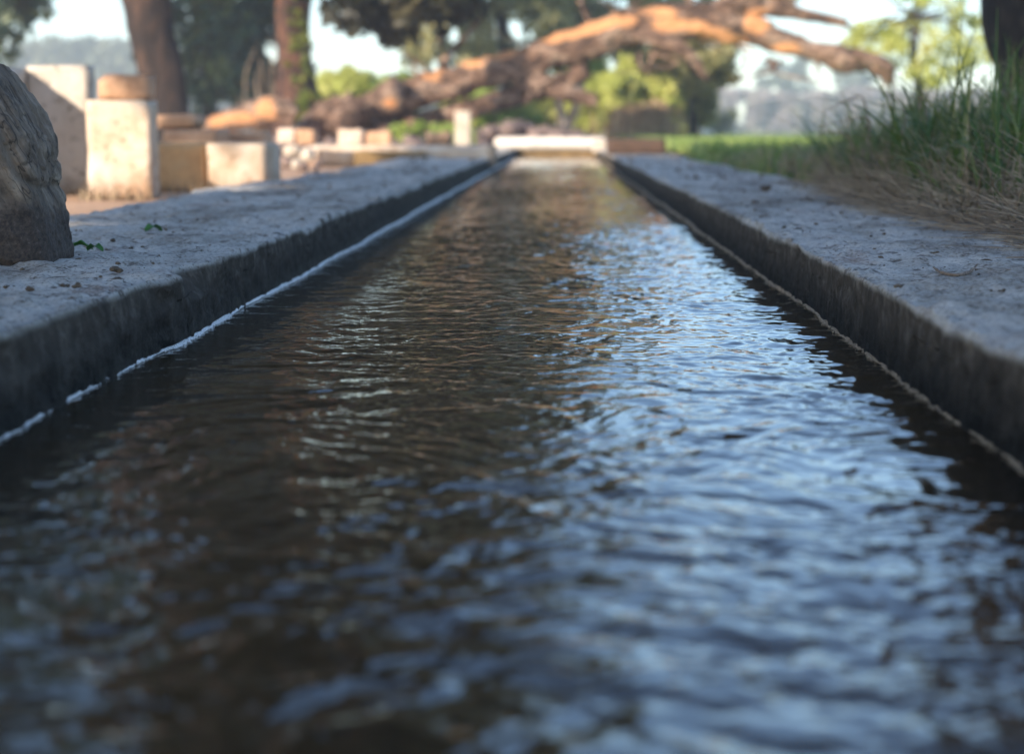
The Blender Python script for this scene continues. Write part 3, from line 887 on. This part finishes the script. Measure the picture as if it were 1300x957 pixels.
# ------------------------------------------------------------------ trees
def leaves(mb_name, mat, clumps, n, size, parent, seed, base, spread=1.0, flat=.8, tintf=None):
    """n leaves spread through the clumps (cx, cy, cz, radius)"""
    r = np.random.default_rng(seed)
    C = np.array(clumps); wgt = C[:, 3] ** 2; wgt /= wgt.sum()
    idx = r.choice(len(C), n, p=wgt)
    d = r.normal(size=(n, 3)); d /= np.linalg.norm(d, axis=1)[:, None]
    rad = C[idx, 3] * (r.random(n) ** .45) * spread
    P = C[idx, :3] + d * rad[:, None] * np.array([1, 1, flat])
    a = r.normal(size=(n, 3)); a /= np.linalg.norm(a, axis=1)[:, None]
    b = np.cross(a, r.normal(size=(n, 3))); b /= np.linalg.norm(b, axis=1)[:, None]
    s = size * (1.3 if size > .055 else 1.0) * (.6 + .8 * r.random(n))
    q = np.stack([P - a * s[:, None], P + b * (s * .5)[:, None], P + a * s[:, None], P - b * (s * .5)[:, None]], 1)
    v = (q - np.asarray(base)).reshape(-1, 3)
    f = np.arange(4 * n).reshape(-1, 4)
    ct = r.random(len(C)); t = np.repeat(.6 * ct[idx] + .4 * r.random(n), 4)
    return mesh_obj(mb_name, v, f, mat, parent, smooth=False, attr={'tint': t})


def crown_clumps(c, rad, k, cr, seed, hollow=.35):
    r = np.random.default_rng(seed)
    d = r.normal(size=(k, 3)); d /= np.linalg.norm(d, axis=1)[:, None]
    q = (hollow + (1 - hollow) * r.random(k)) ** .6
    P = np.asarray(c) + d * q[:, None] * np.asarray(rad)
    return np.column_stack([P, cr * (.6 + .8 * r.random(k))])


def tree(name, label, base, trunk_pts, trunk_rad, crowns, mat, bark, seed, leaf=.12, group=None, limbs=5, sides=16, rough=.12):
    root = empty(name, base); tag(root, label, 'tree', group)
    mb = MB(); tube(mb, trunk_pts, trunk_rad, 8, sides, rough, 2.2, seed, ridges=.08)
    r = np.random.default_rng(seed)
    allc = []
    for (c, rad, k, cr, n) in crowns:
        allc.append((crown_clumps(c, rad, k, cr, seed + len(allc)), n))
    top = np.array(tuple(trunk_pts[-1])); tr = trunk_rad[-1]
    for k in range(limbs):
        cl = allc[k % len(allc)][0]; tgt = cl[r.integers(len(cl))][:3]
        mid = (top + tgt) / 2 + r.normal(0, .12, 3) * np.linalg.norm(tgt - top)
        tube(mb, [top - (0, 0, tr), mid, tgt], [tr * .7, tr * .4, tr * .12], 6, 8, .1, 3, seed + k)
    t = mb.build('trunk', bark, base=(0, 0, 0)); t.parent = root
    t.data.transform(__import__('mathutils').Matrix.Translation(-Vector(base)))
    cl = np.vstack([a for a, _ in allc])
    leaves('crown', mat, cl, sum(n for _, n in allc), leaf, root, seed, base)
    return root


def V3(px, py, Y): return tuple(U(px, py, Y))


# 1 big leaning trunk behind the blocks, left
Y = 20
b0 = (U(216, 190, Y).x, Y, GZ)
tree('tree', 'tall brown leaning tree trunk behind the orange block at left', b0,
     [b0, V3(212, 150, Y), V3(203, 90, Y), V3(190, 20, Y), V3(183, -40, Y), V3(178, -250, Y), V3(150, -860, Y)], [.33, .25, .24, .26, .27, .22, .18],
     [((U(110, -900, Y).x, Y + .5, 10.6), (2.6, 2.4, 1.8), 90, .55, 12000)], M['leaf_brown'], M['bark'], 101, .1)
# 2 centre tree with ivy
Y = 26
b0 = (U(392, 190, Y).x, Y, GZ)
t2 = tree('tree', 'red brown ivy grown tree trunk standing at the root of the fallen trunk', b0,
          [b0, V3(386, 165, Y), V3(378, 120, Y), V3(373, 60, Y), V3(372, 0, Y), V3(378, -90, Y), V3(385, -400, Y)], [.62, .46, .29, .235, .245, .22, .2],
          [((U(400, -330, Y).x, Y, 8.7), (3.4, 2.6, 2.5), 120, .6, 15000), ((U(500, -5, Y).x, Y - 1, 2.15), (1.2, 1.0, .55), 44, .3, 8000),
           ((U(560, -120, Y).x, Y - 1, 3.4), (2.0, 1.4, 1.0), 60, .5, 9000), ((U(270, -150, Y).x, Y, 4.0), (2.4, 1.4, 1.3), 60, .5, 9000)], M['leaf_brown'], M['bark_red'], 102, .1, limbs=9)
iv = []
ri = np.random.default_rng(5)
for k in range(46):
    py = 170 - 175 * ri.random(); q = U(383 + 9 * ri.normal(), py, Y - .26 - .12 * (py > 120)); iv.append((q.x, q.y, q.z, .055))
for k in range(30):
    q = U(ri.choice([392, 402, 470, 460]) + 12 * ri.normal(), 135 + 14 * ri.normal(), Y - .75); iv.append((q.x, q.y, q.z, .08))
leaves('ivy', M['ivy'], iv, 1500, .035, t2, 9, b0)
# 3 dark foliage top left corner
Y = 30
b0 = (U(-60, 190, Y).x, Y, GZ)
tree('tree', 'dark green tree hanging into the top left corner', b0, [b0, V3(-62, 60, Y), V3(-66, -60, Y), V3(-60, -200, Y)], [.25, .2, .18, .12],
     [((U(-40, 10, Y).x, Y, 2.3), (1.15, 1.1, .75), 40, .33, 5200), ((U(-50, -200, Y).x, Y, 4.8), (2.2, 1.9, 1.9), 70, .5, 9000), ((U(-60, -400, Y).x, Y, 8.6), (2.5, 2.0, 2.6), 80, .6, 9000)], M['leaf_dark'], M['bark_dark'], 103, .09)
# 4 dense dark trees between the two trunks
for k, (px, w_, sd) in enumerate([(262, 1.15, 1), (330, 1.0, 2)]):
    Y = 34 + 2 * k
    b0 = (U(px, 190, Y).x, Y, GZ)
    tree('tree', ['dense blue green tree just right of the leaning trunk', 'dense blue green tree just left of the ivy trunk'][k], b0,
         [b0, V3(px + 4, 120, Y), V3(px - 4, 30, Y), V3(px, -120, Y)], [.16, .13, .11, .07],
         [((U(px, 60, Y).x, Y, 1.9), (w_ * .95, 1.1, 1.35), 64, .34, 11500), ((U(px, -100, Y).x, Y, 4.6), (1.8, 1.5, 2.1), 60, .5, 9000), ((U(px - 20, -400, Y).x, Y, 9.2), (2.6, 2.2, 3.2), 80, .7, 9000), ((U(px + 10, -400, Y).x, Y, 14.5), (2.4, 2.2, 3.2), 80, .7, 8000)], M['leaf_dark'], M['bark_dark'], 110 + k, .085, group='dense trees behind the trunks')
# 4b sunlit leaf spray left of ivy trunk: bare pale brush
Y = 29
rb2 = np.random.default_rng(14)
mb = MB(); bb = U(332, 180, Y)
for k in range(12):
    a0 = np.array([bb.x + .22 * rb2.normal(), Y, GZ]); q = np.array(V3(300 + 55 * rb2.random(), 30 + 100 * rb2.random(), Y + .4 * rb2.normal()))
    tube(mb, [a0, (a0 + q) / 2 + rb2.normal(0, .1, 3), q], [.012, .008, .003], 5, 5, .1)
o = mb.build('bare_bush', M['bark_pale'], base=(bb.x, Y, GZ)); tag(o, 'bare pale twiggy bush left of the ivy trunk', 'bush')
# 5 olive trees behind the fallen trunk
for k, (px, Y, cz, rd, mt, lb) in enumerate([(640, 40, 4.6, (2.0, 2.0, 2.6), 'leaf_olive', 'olive tree above the middle of the fallen trunk'),
                                             (745, 46, 5.0, (1.7, 1.8, 2.6), 'leaf_olive', 'paler olive tree with a thin trunk behind the peeled streak'),
                                             (560, 44, 5.6, (1.8, 1.8, 3.0), 'leaf_olive', 'olive tree behind the hanging dark foliage')]):
    b0 = (U(px, 180, Y).x, Y, GZ)
    tree('tree', lb, b0, [b0, V3(px + 6, 110, Y), V3(px - 3, 10, Y), V3(px, -100, Y)], [.18, .15, .13, .1],
         [((b0[0], Y, cz), rd, 60, .45, 8500)] + ([((b0[0] - .6, Y, 9.8), (2.6, 2.2, 3.2), 80, .7, 8000), ((b0[0] - .9, Y, 15), (2.4, 2.2, 3.2), 80, .7, 8000)] if k != 1 else []) + [ ((b0[0] + .1, Y, 2.5), (1.35, 1.2, .95), 34, .32, 5200)], M[mt], M['bark'], 120 + k, .085, group='olive trees behind the fallen trunk')
Y = 33
b0 = (U(880, 176, Y).x, Y, GZ)
tree('tree', 'narrow dark olive tree hanging below the right part of the fallen trunk', b0, [b0, V3(880, 120, Y), V3(876, 60, Y), V3(872, 0, Y)], [.10, .09, .07, .05],
     [((U(895, 60, Y).x, Y, 1.6), (.52, .55, 1.1), 40, .21, 5200), ((U(840, 30, Y).x, Y, 2.05), (.6, .6, .7), 30, .23, 3200)], M['leaf_olive'], M['bark_dark'], 130, .056)
# right yellow-green tree
Y = 31
b0 = (U(1170, 176, Y).x, Y, GZ)
tree('tree', 'airy yellow green tree behind the long grass at right', b0, [b0, V3(1168, 120, Y), V3(1160, 70, Y), V3(1162, 20, Y)], [.12, .09, .07, .05],
     [((U(1112, 45, Y).x, Y, 1.78), (.55, .6, .42), 22, .17, 1800), ((U(1185, 50, Y).x, Y, 1.7), (.8, .7, .75), 38, .18, 2700), ((U(1235, 40, Y).x, Y, 1.85), (.5, .6, .75), 20, .16, 1300),
      ((U(1160, -40, Y).x, Y, 2.9), (.9, .7, .6), 24, .2, 1700)], M['leaf_yellow'], M['bark'], 140, .045, limbs=12)
# right dark trunk by the grass
Y = 8
b0 = (U(1345, 190, Y).x, Y, .08)
tree('tree', 'thick dark shaded trunk at the top right edge behind the grass', b0, [b0, V3(1352, 120, Y), V3(1340, 60, Y), V3(1325, -20, Y), V3(1330, -300, Y), V3(1340, -900, Y)], [.33, .25, .245, .25, .24, .2],
     [((b0[0] + 1.6, Y + 1.2, 5.2), (1.7, 2.0, 1.2), 60, .5, 6500)], M['leaf_brown'], M['bark_dark'], 150, .1, limbs=8, sides=28)

# bushes
def bush(label, px, py, Y, rad, k, cr, n, mat, seed, leaf=.06, group=None):
    q = U(px, py, Y); base = (q.x, Y, GZ)
    root = empty('bush', base); tag(root, label, 'bush', group)
    mb = MB(); r = np.random.default_rng(seed)
    cl = crown_clumps((q.x, Y, q.z), rad, k, cr, seed, .1); cl[:, 2] = np.maximum(cl[:, 2], .12)
    for j in range(7):
        t = cl[r.integers(len(cl))][:3]; tube(mb, [np.array(base) + (.05 * r.normal(), .05 * r.normal(), 0), (np.array(base) + t) / 2 + (0, 0, .08), t], [.02, .014, .005], 4, 6, .1)
    s = mb.build('stem', M['bark'], base=(0, 0, 0)); s.parent = root; s.data.transform(__import__('mathutils').Matrix.Translation(-Vector(base)))
    leaves('foliage', mat, cl, n, leaf, root, seed, base)


bush('bright green bush right of the ivy trunk', 432, 112, 44, (.85, .6, .55), 30, .26, 4600, M['leaf_yellow'], 201)
bush('green bush showing above the root end of the fallen trunk', 505, 118, 44, (.9, .6, .5), 26, .26, 3600, M['leaf_green'], 202)
bush('bright green bush left of the ivy trunk behind the bare twigs', 345, 125, 38, (.4, .5, .35), 14, .2, 1400, M['leaf_green'], 203)
bush('green bush under the middle of the fallen trunk', 640, 140, 34, (.75, .6, .40), 24, .2, 2600, M['leaf_green'], 204)
bush('yellow green bush right of the forked pale tree', 778, 118, 36, (.5, .5, .48), 24, .2, 3000, M['leaf_yellow'], 205)
bush('tall yellow green bush left of the narrow olive tree', 838, 114, 36.5, (.46, .5, .52), 24, .2, 2800, M['leaf_yellow'], 206)
bush('yellow green bush behind the white post under the fallen trunk', 602, 142, 36, (.62, .6, .42), 24, .2, 3200, M['leaf_yellow'], 221)
bush('yellow green bush between the white post and the forked tree', 682, 135, 39, (.75, .6, .5), 26, .24, 3600, M['leaf_yellow'], 222)
bush('broad yellow green bush behind the dark rubble, right of the forked tree', 752, 138, 38, (.70, .6, .58), 30, .22, 4200, M['leaf_yellow'], 223)
bush('sunlit green bush closest to the narrow olive tree', 872, 136, 37, (.5, .5, .5), 24, .2, 3000, M['leaf_green'], 224)
bush('low green plants right behind the low kerb wall', 545, 172, 20, (.55, .5, .12), 20, .09, 1800, M['leaf_green'], 207, .03)
bush('tall pale yellow bush seen through the gap under the peeled streak', 800, 104, 38, (.75, .6, .62), 34, .22, 4800, M['leaf_yellow'], 231)
rr_ = np.random.default_rng(311)
n = 320; x = U(812, 170, 35).x + .5 * rr_.normal(size=n); y = 35 + .5 * rr_.normal(size=n)
blades('reeds', x, y, np.full(n, .1), .35 + .45 * rr_.random(n), .02 + .015 * rr_.random(n), np.abs(rr_.normal(.18, .12, n)), M['leaf_tan'], 312, 'dry upright reeds behind the dark brick box')
bush('tan dry brush behind the dark brick box', 815, 150, 35.4, (.55, .4, .36), 26, .18, 3200, M['leaf_tan'], 208, .05)
bush('grey green bush at the field edge behind the sand heap', 895, 150, 70, (1.3, 1, .8), 24, .35, 2600, M['leaf_far'], 209, .08)
bush('ivy covered root clump at the thick end of the fallen trunk', 462, 150, 25.2, (.28, .2, .32), 16, .12, 900, M['ivy'], 210, .03)

# forked pale small tree
Y = 32
mb = MB(); b0 = np.array([U(716, 185, Y).x, Y, GZ])
root = empty('young_tree', tuple(b0)); tag(root, 'young pale tree with a forked trunk under the broken branch', 'tree')
tube(mb, [b0, V3(714, 160, Y), V3(711, 135, Y), V3(704, 95, Y)], [.11, .09, .08, .05], 6, 10, .08)
tube(mb, [b0 + (.02, 0, 0), V3(722, 158, Y + .05), V3(733, 128, Y + .05), V3(742, 95, Y + .05)], [.1, .08, .07, .05], 6, 10, .08)
t = mb.build('trunk', M['bark_pale'], base=(0, 0, 0)); t.parent = root; t.data.transform(__import__('mathutils').Matrix.Translation(-Vector(b0)))
q = U(724, 85, Y)
leaves('crown', M['leaf_green'], crown_clumps((q.x, Y, q.z), (.6, .5, .32), 18, .2, 44), 1500, .05, root, 44, b0)

# ------------------------------------------------------------------ fallen tree
YF = 25.0
root = empty('fallen_tree', (U(480, 187, YF).x, YF, GZ))
tag(root, 'huge fallen tree trunk arching over the far end of the channel, bark partly peeled orange', 'fallen tree')
base = Vector(root.location)
PE = [(740, 36, 48, 9, -8), (700, 48, 16, 6, 0), (790, 26, 16, 9, 0), (905, 42, 46, 9, 14), (835, 14, 22, 6, 0), (962, 26, 16, 16, 0), (850, 30, 22, 10, 0), (548, 92, 12, 10, 0), (640, 66, 26, 6, -6), (1000, 60, 20, 6, 0), (600, 80, 14, 5, 0)]


def peel(q, dirs):
    # pixel-free: centres are world points on the trunk
    a = np.zeros(q.shape[:2])
    for (px, py, rx, ry, sl) in PE:
        c = U(px, py, YF - .25)
        dx = (q[..., 0] - c.x) / (rx * YF / F); dz = (q[..., 2] - c.z + sl / rx * (q[..., 0] - c.x) * .0 - 0) 
        dz = (q[..., 2] - (c.z - sl * (YF / F) * (q[..., 0] - c.x) / (rx * YF / F))) / (ry * YF / F)
        a = np.maximum(a, np.exp(-(dx ** 2 + dz ** 2) * .7) * (dirs[..., 1] < .4))
    return a


def fpart(name, paths, peelf=peel, mat='fallen', **kw):
    mb = MB()
    for k, (pts, rad) in enumerate(paths):
        tube(mb, [V3(p[0], p[1], YF + (p[2] if len(p) > 2 else 0)) for p in pts], [x * YF / F for x in rad], 12, 44, kw.get('rough', .20), kw.get('freq', 5.5), 300 + k + len(name), ridges=.10, peel=peelf, jag=kw.get('jag', .1))
    o = mb.build(name, M[mat], base=(0, 0, 0), attr='peel'); o.parent = root
    o.data.transform(__import__('mathutils').Matrix.Translation(-base))
    return o


fpart('trunk', [([(445, 150), (480, 135), (530, 117), (600, 98), (660, 80), (720, 62), (780, 42), (830, 32), (890, 28), (940, 34), (975, 40)],
                 [19, 21, 20, 19, 19, 20, 22, 21, 22, 20, 13])])
fpart('branch', [([(950, 38), (990, 52), (1030, 64), (1070, 74), (1105, 80), (1122, 88), (1132, 106)], [16, 15, 12, 16, 12, 13, 4])])
fpart('branch', [([(900, 22), (940, 6), (985, 6), (1010, 16), (1040, 22), (1072, 29)], [17, 16, 13, 9, 7, 6])])
fpart('branch', [([(925, 12), (960, -4), (1010, -8), (1040, -30)], [14, 16, 10, 5])])
fpart('branch', [([(655, 95), (690, 108), (720, 118), (756, 128)], [20, 14, 10, 8])])
fpart('branch', [([(815, 42, -.2), (850, 56, -.3), (878, 72, -.3), (896, 98, -.3)], [10, 9, 7, 4])], peelf=None)
fpart('lower_trunk', [([(470, 160, .25), (520, 160, .2), (580, 143, .15), (640, 125, .1), (700, 110, .1), (745, 90, 0)], [18, 15, 14, 13, 12, 9])], peelf=None)
fpart('stub', [([(500, 112, -.3), (497, 124, -.9), (495, 130, -1.1)], [15, 14, 13])])
fpart('stub', [([(455, 140, -.4), (440, 152, -.9), (425, 165, -1.0)], [16, 15, 12])], peelf=None)
fpart('root', [([(450, 145), (415, 152), (385, 168, -.2), (360, 180, -.3)], [28, 22, 16, 9])], peelf=None)
fpart('root', [([(460, 160, -.2), (480, 172, -.5), (510, 178, -.8)], [22, 16, 8])], peelf=None)
fpart('twig', [([(560, 80, .1), (585, 52, .1), (605, 30, .2), (622, 8, .2)], [4, 3.5, 3, 2])], peelf=None)
fpart('twig', [([(755, 40, .1), (740, 10, .1), (728, -30, .2)], [4, 3.2, 3])], peelf=None)
fpart('twig', [([(872, 16, 0), (876, 2, .1), (870, -25, .1)], [5, 4, 3])], peelf=None)
for a_, b_ in (((980, 10), (1002, -14)), ((700, 66), (722, 40)), ((760, 44), (785, 18)), ((880, 46), (915, 62)), ((925, 52), (958, 66)), ((845, 50), (862, 66)), ((585, 116), (604, 142)), ((668, 104), (690, 132)), ((1122, 92), (1138, 112)), ((1118, 90), (1126, 116)), ((1066, 28), (1082, 34)), ((1120, 84), (1134, 98)), ((1035, 70), (1040, 96))):
    fpart('splinter', [([(a_[0] - 4, a_[1] - 3), a_, b_], [5, 4, 1])])
rt = np.random.default_rng(17)
for k in range(26):
    x0 = 540 + 480 * rt.random(); y0 = float(np.interp(x0, [530, 660, 780, 900, 1020], [105, 70, 32, 18, 45]))
    up = rt.random() < .35
    fpart('twig', [([(x0, y0 + (0 if up else 40), -.1), (x0 + 12 * rt.normal(), y0 + (-14 if up else 54), -.2), (x0 + 22 * rt.normal(), y0 + (-30 if up else 66), -.3)], [2.4, 1.7, .8])], peelf=None)

# separate log lying left of the ivy trunk
YG = 24.2
mb = MB()
PE2 = [(336, 138, 16, 15, 0), (300, 150, 34, 9, -6), (275, 156, 18, 6, 0)]
def peel2(q, dirs):
    a = np.zeros(q.shape[:2])
    for (px, py, rx, ry, sl) in PE2:
        c = U(px, py, YG - .2); a = np.maximum(a, np.exp(-(((q[..., 0] - c.x) / (rx * YG / F)) ** 2 + ((q[..., 2] - c.z) / (ry * YG / F)) ** 2)))
    return a
tube(mb, [V3(256, 162, YG), V3(285, 155, YG), V3(320, 146, YG), V3(352, 140, YG), V3(375, 150, YG)], [x * YG / F for x in (8, 13, 17, 18, 14)], 10, 24, .15, 3, 8, ridges=.1, peel=peel2)
b = (U(320, 150, YG).x, YG, GZ)
o = mb.build('fallen_branch', M['fallen'], base=b, attr='peel'); tag(o, 'orange brown fallen limb lying left of the ivy trunk behind the cream block', 'log')

# ------------------------------------------------------------------ far trees
def treeline(name, label, x0, x1, Y, h, mat, n, seed, leaf, k=70):
    r = np.random.default_rng(seed)
    xs = x0 + (x1 - x0) * r.random(k); hh = h * (.65 + .35 * (vnoise(xs / (h * 1.3), 0 * xs, 0, seed) * .5 + .5))
    c = []
    for x_, h_ in zip(xs, hh):
        for zz in np.linspace(.12, .9, 4): c.append((x_ + r.normal(0, h * .1), Y + 6 * r.random(), h_ * zz, h * .22))
    o = leaves(name, mat, c, n, leaf, None, seed, (0, 0, 0)); tag(o, label, kind='stuff')


treeline('brush', 'purple grey brush hedge along the far side of the field', U(900, 170, 205).x, U(1430, 170, 205).x, 205, 5.0, M['leaf_purple'], 22000, 301, .33)
treeline('far_wood', 'hazy blue green wood on the horizon behind the wall at left', U(-260, 170, 230).x, U(240, 170, 230).x, 230, 11.4, M['leaf_far'], 16000, 302, .5)
treeline('far_wood', 'hazy wood on the horizon behind the middle trees', U(240, 170, 235).x, U(900, 170, 235).x, 235, 7.4, M['leaf_far'], 16000, 303, .4)
for k, (px, Y, h, lb) in enumerate([(995, 250, 11.0, 'faint hazy tree above the purple brush'), (1085, 265, 10.0, 'faint hazy tree right of the broken branch tip')]):
    b0 = (U(px, 170, Y).x, Y, GZ)
    tree('far_tree', lb, b0, [b0, (b0[0], Y, h * .3), (b0[0] + .1, Y, h * .55)], [.3, .22, .15], [((b0[0], Y, h * .68), (h * .36, h * .36, h * .28), 26, h * .1, 1300)], M['leaf_far'], M['bark'], 400 + k, .3,
         group='faint trees on the horizon')

# ------------------------------------------------------------------ sun and the trees that shade the channel
SD = Vector((.62, .80, -.43)).normalized()
# four trees on the left, outside the frame: their crowns keep the sun off the near part of the channel
for k in range(4):
    gy0, gy1 = -4.5 + 4.5 * k, 0.0 + 4.5 * k
    r = np.random.default_rng(500 + k)
    C = []
    for j in range(220):
        gxx = -.74 + 4.2 * r.random(); gyy = gy0 + (gy1 - gy0) * r.random() + .15 * r.normal()
        zz = 3.4 + 1.7 * r.random()
        t = zz / .43
        C.append((gxx - .62 * t, gyy - .80 * t, zz, .30))
    C = np.array(C)
    cx, cy = C[:, 0].mean(), C[:, 1].mean()
    base = (cx - (1.3 if k == 3 else -.4), cy - .2, GZ)
    root = empty('shade_tree', base)
    tag(root, ['shade tree behind the viewer, farthest back of the row', 'shade tree second from the back of the row', 'shade tree third from the back of the row',
               'shade tree nearest the far blocks in the row'][k], 'tree', 'shade trees left of the channel outside the photo')
    mb = MB(); tube(mb, [base, (base[0] - .05, cy, 1.2), (base[0] * .7 + cx * .3, cy + .05, 2.5), (cx, cy, 3.7)], [.24, .17, .15, .11], 8, 14, .1, 2)
    for j in range(9):
        t_ = C[r.integers(len(C))][:3]; s_ = np.array([cx + .1, cy, 2.7 + .6 * r.random()])
        tube(mb, [s_, (s_ + t_) / 2 + r.normal(0, .15, 3), t_], [.09, .05, .015], 5, 7, .1)
    t = mb.build('trunk', M['bark'], base=(0, 0, 0)); t.parent = root; t.data.transform(__import__('mathutils').Matrix.Translation(-Vector(base)))
    leaves('crown', M['leaf_brown'], C, 14000, .085, root, 600 + k, base)

sun_d = bpy.data.lights.new('sun', 'SUN'); sun = bpy.data.objects.new('sun', sun_d); COL.objects.link(sun)
sun_d.energy = 4.2; sun_d.angle = R(.55); sun_d.color = (1, .87, .72)
sun.rotation_euler = SD.to_track_quat('-Z', 'Y').to_euler(); sun.location = (-30, -40, 25)
world = bpy.data.worlds.new('World'); scene.world = world; world.use_nodes = True
nt = world.node_tree
sky = nt.nodes.new('ShaderNodeTexSky'); sky.sky_type = 'NISHITA'; sky.sun_disc = False
elev = math.asin(-SD.z); sky.sun_elevation = elev
sky.sun_rotation = math.atan2(-SD.x, -SD.y)
sky.air_density = 1.0; sky.dust_density = .6; sky.ozone_density = 3.2
bg = nt.nodes['Background']; hs = nt.nodes.new('ShaderNodeHueSaturation'); hs.inputs['Saturation'].default_value = 1.0; nt.links.new(sky.outputs[0], hs.inputs['Color'])
nt.links.new(mixc(nt, 1.0, hs.outputs[0], (.985, .995, 1.0), 'MULTIPLY'), bg.inputs[0]); bg.inputs[1].default_value = .135

# haze: even air round everything
hz, nth, bsh, outh = new_mat('haze')
nth.nodes.remove(bsh)
pv = nth.nodes.new('ShaderNodeVolumePrincipled'); pv.inputs['Density'].default_value = .0021; pv.inputs['Color'].default_value = (.84, .90, 1, 1); pv.inputs['Anisotropy'].default_value = .2
nth.links.new(pv.outputs[0], outh.inputs['Volume'])
X0, X1, Y0, Y1, Z0, Z1 = -130, 150, -16, 285, -1.2, 19
v = [(x, y, z) for x in (X0, X1) for y in (Y0, Y1) for z in (Z0, Z1)]
o = mesh_obj('haze', v, [(0, 1, 3, 2), (4, 6, 7, 5), (0, 4, 5, 1), (2, 3, 7, 6), (0, 2, 6, 4), (1, 5, 7, 3)], hz, smooth=False)
tag(o, 'thin pale morning haze', kind='stuff')

# ------------------------------------------------------------------ output
scene.view_settings.view_transform = 'Standard'; scene.view_settings.look = 'None'
scene.view_settings.exposure = 1.3; scene.view_settings.gamma = 1
scene.render.engine = 'CYCLES'
cy = scene.cycles
cy.use_denoising = True
cy.max_bounces = 8; cy.diffuse_bounces = 3; cy.glossy_bounces = 3; cy.transmission_bounces = 4; cy.volume_bounces = 1; cy.transparent_max_bounces = 8
cy.volume_max_steps = 64
